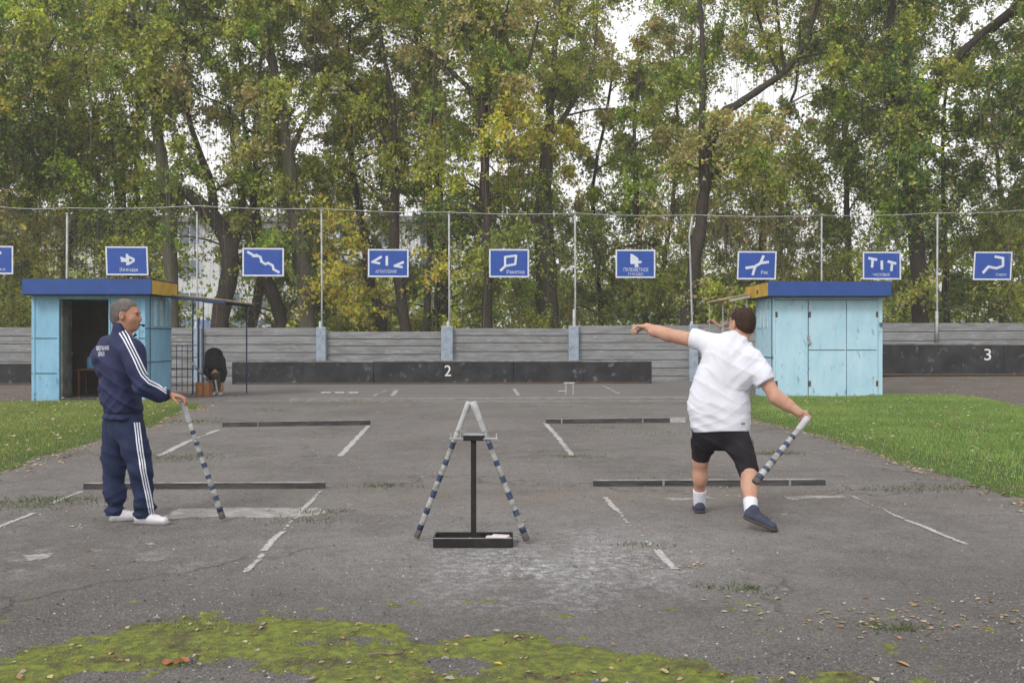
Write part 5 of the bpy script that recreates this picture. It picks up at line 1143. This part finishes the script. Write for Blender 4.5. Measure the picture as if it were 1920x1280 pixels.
def ribbon(bv, pxs, wpx, name, m, parent, thick=.003, sub=7, off=.005):
    """cloth stripe lying on the garment along a photo polyline"""
    org = parent.location; P = [np.array(p, float) for p in pxs]; pts = []
    for i in range(len(P) - 1):
        for k in range(sub): pts.append(P[i] + (P[i + 1] - P[i]) * k / sub)
    pts.append(P[-1]); L_, R_ = [], []
    for i, p in enumerate(pts):
        t = pts[min(i + 1, len(pts) - 1)] - pts[max(i - 1, 0)]; t /= np.linalg.norm(t); n = np.array((-t[1], t[0])) * wpx / 2; a, _ = on_surface(bv, *(p - n), off); b, _ = on_surface(bv, *(p + n), off)
        if a is None or b is None or (a - b).length > .06: continue
        L_.append(a - org); R_.append(b - org)
    mb = MB()
    for i in range(len(L_) - 1):
        if (L_[i] - L_[i + 1]).length < .09: mb.add([L_[i], R_[i], R_[i + 1], L_[i + 1]], [(0, 1, 2, 3)], 0, True)
    if mb.f: return mb.build(name, m, parent)
def surf_text(bv, body, quad, m, parent, name='lettering'):
    """lettering printed on a garment; quad = photo corners tl,tr,br,bl"""
    V3, fs = text_mesh(body, 1, 1); tl, tr, br, bl = [np.array(q, float) for q in quad]; vs = []
    for v in V3:
        u, w_ = v[0] + .5, .5 - v[2]; p = (tl * (1 - u) + tr * u) * (1 - w_) + (bl * (1 - u) + br * u) * w_; a, n = on_surface(bv, *p, .003)
        if a is None: return None
        vs.append(a - parent.location)
    mb = MB(); mb.add(vs, fs); return mb.build(name, m, parent)

# ---- the standing man in the tracksuit
def man_tracksuit():
    Yc = 7.30; o = empty('person', (-2.93, Yc, 0)); org = np.array(o.location); tag(o, 'grey-haired man in a navy tracksuit with white stripes, leaning on a bat', 'person')
    A = lambda px, py, Y: np.array(at(px, py, Y))
    yaw = R(32); f = np.array((math.cos(yaw), math.sin(yaw), 0)); rt = np.array((math.sin(yaw), -math.cos(yaw), 0)); up = np.array((0, 0, 1.0))
    neck = A(229, 634, Yc); sR = A(249, 656, 7.13); sL = A(212, 655, 7.47); elR = A(270, 726, 7.05); wrR = A(316, 741, 7.20)
    hipR = A(243, 802, 7.23); hipL = A(218, 802, 7.38); knR = A(262, 880, 7.17); knL = A(214, 882, 7.34); anR = A(272, 957, 7.20); anL = A(219, 955, 7.31)
    # body under the clothes, continuous with head and hands
    B = Flesh((-3.45, 6.85, 0.0), (-2.4, 7.75, 1.75), .011)
    B.chain([A(232, 790, Yc), A(228, 740, Yc), A(226, 690, Yc), A(227, 650, Yc)], [.125, .120, .135, .11], .04, f, .78).cap(A(229, 650, Yc), A(236, 612, 7.31), .062, .054, .03)
    B.chain([sR, elR, wrR], [.055, .043, .030], .02); elL = A(222, 730, 7.56); wrL = A(246, 775, 7.56); B.chain([sL, elL, wrL], [.055, .043, .030], .02)
    B.chain([hipR, knR, anR], [.070, .044, .034], .02).chain([hipL, knL, anL], [.070, .044, .034], .02)
    hc = A(236.5, 590, 7.31); hf = vn((1, .06, -.06)); hp = head_parts(o, org, hc, hf, (0.05, 0, 1), M_skin2, M_hairg, scale=1.03, neck_to=A(230, 632, 7.30))
    top = at(341, 751, 7.235); botm = Vector(G(418, 977)) + Vector((0, 0, .022))
    h1 = hand_mesh(wrR + np.array((.008, 0, .004)), vn((.95, .05, -.12)), (0, 0, -1), (-.1, -1, 0), (.35, .75, .55), thumb=(.7, .5)); h2 = hand_mesh(wrL, vn((.35, .1, -.9)), (.9, .2, .3), (.2, -1, 0), (.3, .4, .3))
    B.mesh('body', M_skin2, o, org, extra=(hp, h1, h2))
    # trousers
    T = Flesh((-3.42, 6.85, 0.02), (-2.45, 7.75, .98), .009)
    T.cap(A(230, 770, Yc), A(231, 805, Yc), .150, .150, .05, f, .72)
    T.chain([hipR + (0, 0, .03), A(255, 845, 7.19), knR + (.01, 0, 0), A(268, 925, 7.18), A(272, 962, 7.20)], [.106, .099, .085, .074, .077], .035, rt, .85)
    T.chain([hipL + (0, 0, .03), A(216, 845, 7.36), knL, A(215, 925, 7.32), A(218, 962, 7.31)], [.106, .098, .083, .075, .078], .035, rt, .85)
    def folds(V, X):
        z = X[..., 2]; a = (X - org) @ f; b = (X - org) @ rt
        w_ = .009 * np.sin(z * 30 + 5 * a + 2.3 * np.sin(b * 14) + snoise(X, 5, 3, 2) * 2.6) * sm(.75, .1, z) + .004 * np.sin((z + a * .8) * 55 + snoise(X, 7, 5, 1) * 3) * sm(.6, .45, z) * sm(.2, .35, z) + .008 * np.sin(z * 75 + a * 9) * sm(.20, .09, z) * sm(.04, .08, z)
        w_ = w_ - .011 * crease(X, (.35, 0, 1), 40, 2.6, 123) * sm(.80, .55, z) - .009 * crease(X, (-.6, 0, 1), 55, 2.2, 127) * sm(.40, .2, z) - .006 * crease(X, (1, 0, .15), 40, 1.6, 129)
        return np.maximum(V + w_, .035 - z + .012 * np.sin(X[..., 0] * 20)).astype(np.float32)
    T.field(folds); tr = T.mesh('trousers', M_navy2, o, org)
    # jacket
    J = Flesh((-3.48, 6.8, .70), (-2.40, 7.8, 1.56), .008)
    J.chain([A(230, 777, Yc), A(229, 745, Yc), A(226, 705, Yc), A(225, 672, Yc), A(227, 655, Yc)], [.186, .190, .192, .18, .15], .05, f, .74)
    J.cap(sL, sR, .080, .080, .05); J.ell(A(206, 676, 7.33), (.115, .14, .16), .06); J.ell(A(207, 662, 7.35), (.12, .13, .13), .05)
    J.chain([sR + (0, 0, -.005), A(256, 692, 7.08), elR + (-.01, 0, .0), A(297, 736, 7.11), A(311, 741, 7.185)], [.082, .077, .072, .062, .050], .03)
    J.chain([sL, elL, wrL], [.082, .075, .055], .03)
    J.cap(A(226, 640, 7.305), A(230, 617, 7.305), .084, .077, .015); J.cap(A(233, 634, 7.31), A(237, 600, 7.31), .058, .064, .004, cut=True)
    def jf(V, X):
        z = X[..., 2]; a = (X - org) @ f; b = (X - org) @ rt
        w_ = .008 * np.sin((z * 1.0 + a * 1.4) * 26 + snoise(X, 4, 13, 2) * 3) + .0065 * np.sin((z - a * 1.1) * 48 + snoise(X, 6, 15, 2) * 3) * sm(.1, -.05, b) + .0025 * snoise(X, 22, 16, 2)
        w_ = w_ - .010 * crease(X, (.5, 0, 1), 34, 2.2, 113) * sm(1.35, 1.15, z) * sm(.80, .9, z) - .008 * crease(X, (-.9, .2, .7), 42, 2.4, 117) * sm(1.25, 1.0, z) - .007 * crease(X, (.8, 0, .7), 60, 2.0, 119) * np.exp(-(np.linalg.norm(X - (elR * .5 + wrR * .5), axis=-1) / .16) ** 2) + .010 * np.exp(-((z - .83) / .010) ** 2)
        el_ = np.exp(-(np.linalg.norm(X - elR, axis=-1) / .10) ** 2) * .010 * np.sin((X[..., 0] * .8 + z) * 95)
        hem = .012 * sm(.815, .80, z) * sm(.775, .795, z) * -1
        return np.maximum(V + w_ + el_ - hem * -.6, (.782 - z)).astype(np.float32)
    J.field(jf); ja = J.mesh('jacket', M_navy, o, org)
    # zipped collar tab and cuffs
    mb = MB(); mb.tube([Vector(A(250, 631, 7.24) - org), Vector(A(255, 627, 7.26) - org)], [.008, .010], 8); mb.build('collar_tab', M_black, o)
    bj = bvh_of([ja]); bt_ = bvh_of([tr])
    arm = [(229, 622), (238, 636), (247, 654), (256, 674), (263, 690), (269, 702), (279, 714), (298, 722), (312, 733)]
    for k in (-1, 0, 1):
        ribbon(bj, [(x + k * 4.6, y - k * 2.6) for x, y in arm[:6]] + [(280 + k * 2.5, 714 - k * 4.5), (298 + k * 1.0, 723 - k * 4.6), (311, 733 - k * 4.2)], 2.4, 'sleeve_stripe', M_stripe, o)
        ribbon(bt_, [(256 + k * 4.4, 792), (262 + k * 4.4, 840), (269 + k * 4.3, 885), (277 + k * 4.2, 925), (284 + k * 4.0, 962)], 2.4, 'trouser_stripe', M_stripe, o)
    surf_text(bj, 'МЕХАНИК', [(181.5, 649), (205, 647.5), (205.5, 656), (181.5, 657.5)], M_stripe, o); surf_text(bj, 'УРАЛ', [(184, 660), (196, 659.5), (196, 668), (184, 668.5)], M_stripe, o)
    zR = float(0); shoe(o, org, (A(255, 980, 7.24)[0], 7.22, .0), (A(255, 980, 7.24)[0] + .285, 7.16, 0), .1, M_shoe, M_sole); shoe(o, org, (A(202, 978, 7.27)[0], 7.29, 0), (A(202, 978, 7.27)[0] + .275, 7.36, 0), .1, M_shoe, M_sole)
    w2 = empty('whistle', Vector(hc) + Vector(hf) * .1005 + Vector((0, 0, -.072))); tag(w2, 'small dark whistle at the lips of the man in the tracksuit', 'whistle')
    mb = MB(); mb.box((.012, 0, 0), (.026, .014, .009), 0, 0, .002); mb.build('mouthpiece', M_black, w2); mb = MB(); mb.tube([(.030, -.008, -.004), (.030, .008, -.004)], .010, 12); mb.build('chamber', M_black, w2)
    bat(top, botm, 'striped bat the man in the tracksuit leans on with one hand', .026, .017, .023, 8, grip=.19)
man_tracksuit()

# ---- the thrower, seen from behind
def thrower():
    A = lambda px, py, Y: np.array(at(px, py, Y)); Yc = 7.34; o = empty('person', (1.62, Yc, 0)); org = np.array(o.location); tag(o, 'man in a white T-shirt and black knee-length shorts, seen from behind, swinging a bat', 'person')
    sL = A(1326, 643, 7.42); elL = A(1250, 627, 7.55); wrL = A(1213, 613, 7.66); sR = A(1411, 673, 7.27); elR = A(1453, 742, 7.16); wrR = A(1499, 774, 7.10)
    hipL = A(1324, 785, 7.40); hipR = A(1370, 788, 7.33); knL = A(1313, 866, 7.55); anL = A(1311.5, 938, 7.66); knR = A(1404, 882, 7.24); anR = A(1408, 957, 6.99)
    B = Flesh((.75, 6.7, 0), (2.5, 8.0, 1.75), .011)
    B.chain([A(1348, 790, 7.36), A(1348, 740, 7.36), A(1362, 690, 7.36), A(1375, 655, 7.36)], [.16, .165, .16, .12], .05, (0, 1, 0), .75).cap(A(1384, 652, 7.36), A(1391, 620, 7.37), .064, .060, .03)
    B.chain([sL, elL, wrL], [.062, .052, .034], .02); B.ell(A(1232, 622, 7.59), (.075, .045, .045), .03); B.chain([sR, elR, wrR], [.062, .050, .034], .02); B.cap(A(1458, 747, 7.15), A(1476, 759, 7.13), .052, .044, .03)
    B.chain([hipL, knL, anL], [.10, .058, .040], .03).chain([hipR, knR, anR], [.10, .064, .042], .03)
    B.ell(A(1313, 893, 7.58), (.055, .058, .085), .035); B.ell((knR * .65 + anR * .35) + (0, -.01, 0), (.060, .06, .095), .04)
    hf = vn((-.42, .90, -.05)); hc = A(1391, 606, 7.38); hp = head_parts(o, org, hc, hf, (.06, 0, 1), M_skin, M_hairb, scale=1.04, neck_to=A(1386, 645, 7.36))
    h1 = hand_mesh(wrL, vn((-.9, .25, .12)), (.05, 0, -1), (.3, 1, 0), (.8, .9, .6), thumb=(.6, .7))
    btop = Vector(A(1515, 783, 7.04)); bbot = Vector(A(1415, 905, 6.86)); bd_ = np.array((bbot - btop).normalized())
    # the right hand wraps the grip: fingers run across the bat
    pn = vn(np.array((.35, .35, -.6)) - bd_ * (np.array((.35, .35, -.6)) @ bd_)); fd = vn(np.array((.62, .05, -.55))); h2 = hand_mesh(wrR, fd, (.2, .9, -.2), -bd_ * -1 * -1, (.9, 1.1, .7), thumb=(.9, 1.0))
    B.mesh('body', M_skin, o, org, extra=(hp, h1, h2))
    # shorts
    Sh = Flesh((1.3, 6.95, .3), (2.1, 7.85, .98), .008); Sh.cap(A(1348, 775, 7.365), A(1348, 800, 7.365), .195, .185, .05, (0, 1, 0), .75)
    Sh.chain([hipL + (-.0, 0, 0), A(1318, 835, 7.50), A(1313, 862, 7.545)], [.118, .086, .072], .04); Sh.chain([hipR, A(1389, 840, 7.29), A(1405, 886, 7.235)], [.118, .094, .078], .04)
    axL = vn(knL - hipL); axR = vn(knR - hipR); eL = A(1312, 859, 7.545); eR = A(1405, 890, 7.235)
    def sf(V, X):
        z = X[..., 2]; w_ = .003 * np.sin(z * 38 + X[..., 0] * 14 + snoise(X, 6, 23, 2) * 3) - .010 * crease(X, (.6, 0, 1), 40, 2.2, 143); isL = X[..., 0] < 1.63
        cutL = (X - eL) @ axL; cutR = (X - eR) @ axR; return np.maximum(V + w_, np.where(isL, cutL, cutR)).astype(np.float32)
    Sh.field(sf); sh_ = Sh.mesh('shorts', M_black, o, org)
    # T-shirt
    T = Flesh((1.15, 6.95, .64), (2.25, 7.85, 1.55), .0075)
    T.chain([A(1347, 792, 7.36), A(1345, 760, 7.36), A(1349, 725, 7.36), A(1359, 695, 7.36), A(1367, 668, 7.36), A(1376, 655, 7.36)], [.212, .213, .192, .184, .176, .14], .05, (0, 1, 0), .70)
    T.cap(A(1384, 647, 7.36), A(1388, 634, 7.36), .080, .074, .03); T.cap(sL + (.03, 0, -.015), sR + (-.02, 0, 0), .086, .082, .05); T.ell(A(1392, 700, 7.31), (.11, .13, .14), .06)
    T.cap(A(1368, 762, 7.34), A(1368, 796, 7.335), .145, .150, .06, (0, 1, 0), .95); T.chain([sL, A(1306, 636, 7.46), A(1294, 632, 7.48)], [.085, .075, .072], .03); T.chain([sR, A(1428, 700, 7.21), A(1438, 724, 7.18)], [.082, .080, .080], .03)
    cL = A(1295, 633, 7.48); cR = A(1439, 716, 7.185); dL = vn(elL - sL); dR = vn(elR - sR)
    def tf(V, X):
        z = X[..., 2]; x = X[..., 0] - 1.62
        w_ = .0032 * np.sin((x * .95 + z * .45) * 50 + snoise(X, 4, 33, 2) * 3.2) * sm(1.40, 1.2, z) * sm(.85, 1.05, z) * sm(.2, -.1, x)
        w_ = w_ + .0030 * np.sin((z + x * .35 - x * x * 1.2) * 62 + snoise(X, 4, 35, 2) * 2.6) * sm(1.08, .9, z) + .0028 * np.sin((x * 1.0 - z * .7) * 55 + snoise(X, 5, 36, 2) * 2.6) * sm(-.05, .12, x) * sm(.85, 1.0, z) + .002 * snoise(X, 25, 37, 2)
        w_ = w_ * .40 * (1 + 1.3 * snoise(X, 6, 38, 2)) - .0055 * crease(X, (.45 , 0, 1), 30, 4.5, 133, f=6.0) - .003 * crease(X, (-.5, 0, 1), 44, 3.5, 135, f=5.0) * sm(1.05, .85, z) - .0065 * crease(X, (1, 0, .45), 36, 3.0, 137) * sm(.95, 1.1, z) * sm(1.42, 1.25, z) - .005 * crease(X, (.9, 0, -.8), 48, 3.0, 139) * sm(-.05, .12, x) * sm(.9, 1.05, z) + .0035 * np.sin((x * 1.3 + z * .25) * 70 + snoise(X, 3.5, 39, 3) * 5) * sm(.15, -.1, np.abs(x + .03)) * sm(1.0, 1.15, z); d = V + w_; hemz = .675 + .02 * np.cos(x * 6) + .03 * x
        d = np.maximum(d, hemz - z)
        cutl = (X - cL) @ dL; cutr = (X - cR) @ dR; d = np.where((X[..., 0] < 1.50) & (z > 1.25), np.maximum(d, cutl), d); d = np.where((X[..., 0] > 1.78) & (np.linalg.norm(X - cR, axis=-1) < .16), np.maximum(d, cutr), d); return d.astype(np.float32)
    T.field(tf); T.cap(A(1390, 640, 7.36), A(1395, 616, 7.37), .068, .078, .014, cut=True); ts = T.mesh('t_shirt', M_wcloth, o, org)
    bv = bvh_of([ts]); ribbon(bv, [(1389, 794), (1396, 793.5)], 3.2, 'hem_label', mat('grey_print', (.18, .18, .2), .7), o, sub=3)
    bs = bvh_of([sh_])
    ribbon(bs, [(1404, 812), (1412, 835), (1420, 862)], 1.2, 'seam', M_sole, o)
    # socks and shoes
    for an, kn, nm in ((anL, knL, 'sock'), (anR, knR, 'sock')):
        Z = Flesh(an - .16, an + .22, .006); d = vn(kn - an); Z.cap(an - d * .03, an + d * .085, .046, .053, .02); Z.field(lambda V, X: np.maximum(V + .0015 * np.sin((X - an) @ d * 260), ((X - an) @ d) - .095).astype(np.float32)); Z.mesh(nm, M_wcloth, o, org)
    shoe(o, org, (anL[0] - .005, 7.60, .0), (anL[0] + .02, 7.88, .0), .1, M_shoeb, M_soleb)
    toe = np.array((A(1458, 997, 6.88)[0], 6.88, .0)); heel = np.array((anR[0] - .06, 6.985, .085)); shoe(o, org, heel, toe, .1, M_shoeb, M_soleb)
    bat(btop, bbot, 'striped bat swung low by the thrower in the white T-shirt', .028, .020, .028, 6, grip=.2)
thrower()

# ---- small figures at the back
def stooper():
    A = lambda px, py, Y: np.array(at(px, py, Y)); Y0 = 23.4; o = empty('person', (A(403, 740, Y0)[0], Y0, 0)); org = np.array(o.location); tag(o, 'person in black bending far down by the lattice rail, head hanging, white shoes', 'person')
    B = Flesh(A(350, 780, Y0) * (1, 0, 1) + (0, Y0 - .8, 0), A(450, 620, Y0) * (1, 0, 1) + (0, Y0 + .9, .1), .016); hipz = .98
    f = (0, 1, 0)
    hL, hR = A(394, 668, Y0 + .25), A(410, 668, Y0 + .25)
    B.chain([A(402, 668, Y0 + .22), A(402, 665, Y0 + .02), A(403, 684, Y0 - .20)], [.13, .15, .14], .05); B.ell(A(403, 702, Y0 - .30), (.085, .10, .11), .03)
    B.chain([A(390, 676, Y0 - .18), A(389, 702, Y0 - .2), A(397, 722, Y0 - .18)], [.045, .038, .032], .02); B.chain([A(415, 676, Y0 - .14), A(419, 700, Y0 - .18), A(417, 724, Y0 - .16)], [.045, .036, .032], .02)
    k1, k2 = A(393, 700, Y0 + .12), A(411, 700, Y0 + .12); a1, a2 = A(400, 733, Y0 + .12), A(414, 732, Y0 + .15); B.chain([hL, k1, a1], [.09, .06, .042], .03).chain([hR, k2, a2], [.09, .06, .042], .03)
    hs_ = [hand_mesh(A(397, 722, Y0 - .18), (.1, .05, -1), (.6, .4, 0), (.3, -1, 0), (.3, .4, .3), h=.006), hand_mesh(A(417, 724, Y0 - .16), (-.05, .05, -1), (-.6, .4, 0), (-.3, -1, 0), (.3, .4, .3), h=.006)]
    B.mesh('body', M_skin2, o, org, extra=hs_)
    J = Flesh(A(350, 780, Y0) * (1, 0, 1) + (0, Y0 - .8, 0), A(450, 620, Y0) * (1, 0, 1) + (0, Y0 + .9, .1), .014)
    J.chain([A(402, 676, Y0 + .26), A(401, 668, Y0 + .02), A(402, 682, Y0 - .16)], [.18, .20, .19], .07); J.chain([A(391, 674, Y0 - .12), A(388, 696, Y0 - .18), A(392, 712, Y0 - .19)], [.095, .075, .058], .04); J.chain([A(415, 674, Y0 - .12), A(420, 698, Y0 - .18), A(418, 712, Y0 - .18)], [.095, .075, .058], .04)
    J.field(lambda V, X: (V + .008 * snoise(X, 12, 5, 2)).astype(np.float32)); J.mesh('jacket', M_black, o, org)
    T = Flesh(A(350, 780, Y0) * (1, 0, 1) + (0, Y0 - .8, 0), A(450, 620, Y0) * (1, 0, 1) + (0, Y0 + .9, .1), .014); T.chain([hL, k1, a1 + (0, 0, .02)], [.12, .085, .07], .04).chain([hR, k2, a2 + (0, 0, .02)], [.12, .085, .07], .04)
    T.field(lambda V, X: (V + .006 * snoise(X, 12, 6, 2)).astype(np.float32)); T.mesh('trousers', mat('grey_trousers', (.13, .15, .16), .85, (.08, .10, .11), 8), o, org)
    H_ = Flesh(A(380, 730, Y0 - .8) * (1, 0, 1) + (0, Y0 - .6, 0), A(425, 680, Y0) * (1, 0, 1) + (0, Y0, .1), .012); H_.ell(A(403, 704, Y0 - .33), (.092, .10, .10), .02); H_.field(lambda V, X: np.maximum(V + .006 * snoise(X, 40, 8, 2), X[..., 1] - (Y0 - .22)).astype(np.float32)); H_.mesh('hair', M_hairb, o, org)
    shoe(o, org, (a1[0] + .02, Y0 + .16, 0), (a1[0] + .06, Y0 - .12, 0), .1, M_shoe, M_sole); shoe(o, org, (a2[0], Y0 + .18, 0), (a2[0] + .03, Y0 - .10, 0), .1, M_shoe, M_sole)
stooper()
def sitter():
    Y0 = 25.0; A = lambda px, py, Y: np.array(at(px, py, Y)); o = empty('person', (A(1376, 740, Y0)[0], Y0, 0)); org = np.array(o.location); tag(o, 'dark-haired person mostly hidden behind the head of the thrower', 'person')
    x = A(1377, 583, Y0)[0]; z = A(1377, 585, Y0)[2]; B = Flesh((x - .85, Y0 - .7, 0), (x + .5, Y0 + .6, z + .2), .014); nz = z - .20
    B.chain([(x + .06, Y0, .98), (x + .04, Y0, 1.2), (x + .03, Y0, nz - .08)], [.13, .14, .11], .05).cap((x + .02, Y0, nz - .06), (x, Y0, z - .06), .055, .05, .03)
    sh = np.array((x - .16, Y0, nz - .10)); el = np.array(A(1350, 612, Y0 - .05)); wr = np.array(A(1336, 601, Y0 - .05)); B.chain([sh, el, wr], [.055, .045, .033], .02); s2 = np.array((x + .2, Y0, nz - .1)); B.chain([s2, s2 + (.03, -.05, -.3), s2 + (-.1, -.2, -.45)], [.055, .045, .035], .02)
    for sg in (-1, 1): B.chain([(x + .05 + sg * .09, Y0, .98), (x + .04 + sg * .1, Y0 + .02, .52), (x + .03 + sg * .1, Y0, .09)], [.10, .065, .045], .03)
    hp = head_parts(o, org, (x, Y0, z - .02), vn((-1, -.3, -.1)), (0, 0, 1), M_skin, M_hairb, h=.008, neck_to=(x + .02, Y0, nz)); h1 = hand_mesh(wr, (-1, 0, .1), (0, 0, -1), (0, 1, 0), (.5, .6, .4), h=.006); h2 = hand_mesh(s2 + (-.1, -.2, -.45), (-.4, -.3, -.8), (-.5, 0, .3), (0, -1, 0), (.5, .6, .4), h=.006)
    B.mesh('body', M_skin, o, org, extra=(hp, h1, h2))
    T = Flesh((x - .6, Y0 - .5, .8), (x + .5, Y0 + .5, z + .1), .014); T.chain([(x + .06, Y0, .96), (x + .04, Y0, 1.2), (x + .03, Y0, nz - .08)], [.165, .17, .14], .05, (0, 1, 0), .8); T.cap(sh, sh + (.36, 0, 0), .085, .085, .04); T.cap(sh, sh * .6 + el * .4, .085, .07, .03); T.cap(s2, s2 + (.02, -.03, -.16), .085, .075, .03)
    T.mesh('shirt', mat('pink_shirt', (.36, .26, .27), .85, (.28, .20, .21), 8), o, org)
    U = Flesh((x - .5, Y0 - .5, .03), (x + .5, Y0 + .5, 1.1), .014)
    for sg in (-1, 1): U.chain([(x + .05 + sg * .09, Y0, .98), (x + .04 + sg * .1, Y0 + .02, .52), (x + .03 + sg * .1, Y0, .10)], [.13, .09, .075], .04)
    U.mesh('trousers', M_black, o, org)
    for sg in (-1, 1): shoe(o, org, (x + .10 + sg * .1, Y0, 0), (x - .16 + sg * .1, Y0 - .08, 0), .1, M_shoeb, M_soleb)
sitter()

# ------------------------------------------------------------------ thin evening air over the whole place
mh = bpy.data.materials.new('haze'); mh.use_nodes = True; N_, L_ = NT(mh); N_.clear(); vo_ = N_.new('ShaderNodeVolumePrincipled'); oo_ = N_.new('ShaderNodeOutputMaterial')
vo_.inputs['Color'].default_value = (.93, .92, .90, 1); vo_.inputs['Density'].default_value = .0016; vo_.inputs['Anisotropy'].default_value = .2; L_.new(vo_.outputs[0], oo_.inputs['Volume'])
mb = MB(); mb.box((0, 380, 11.0), (1300, 1000, 26)); tag(mb.build('haze', mh), 'thin pale evening haze filling the whole place', 'haze', kind='stuff')
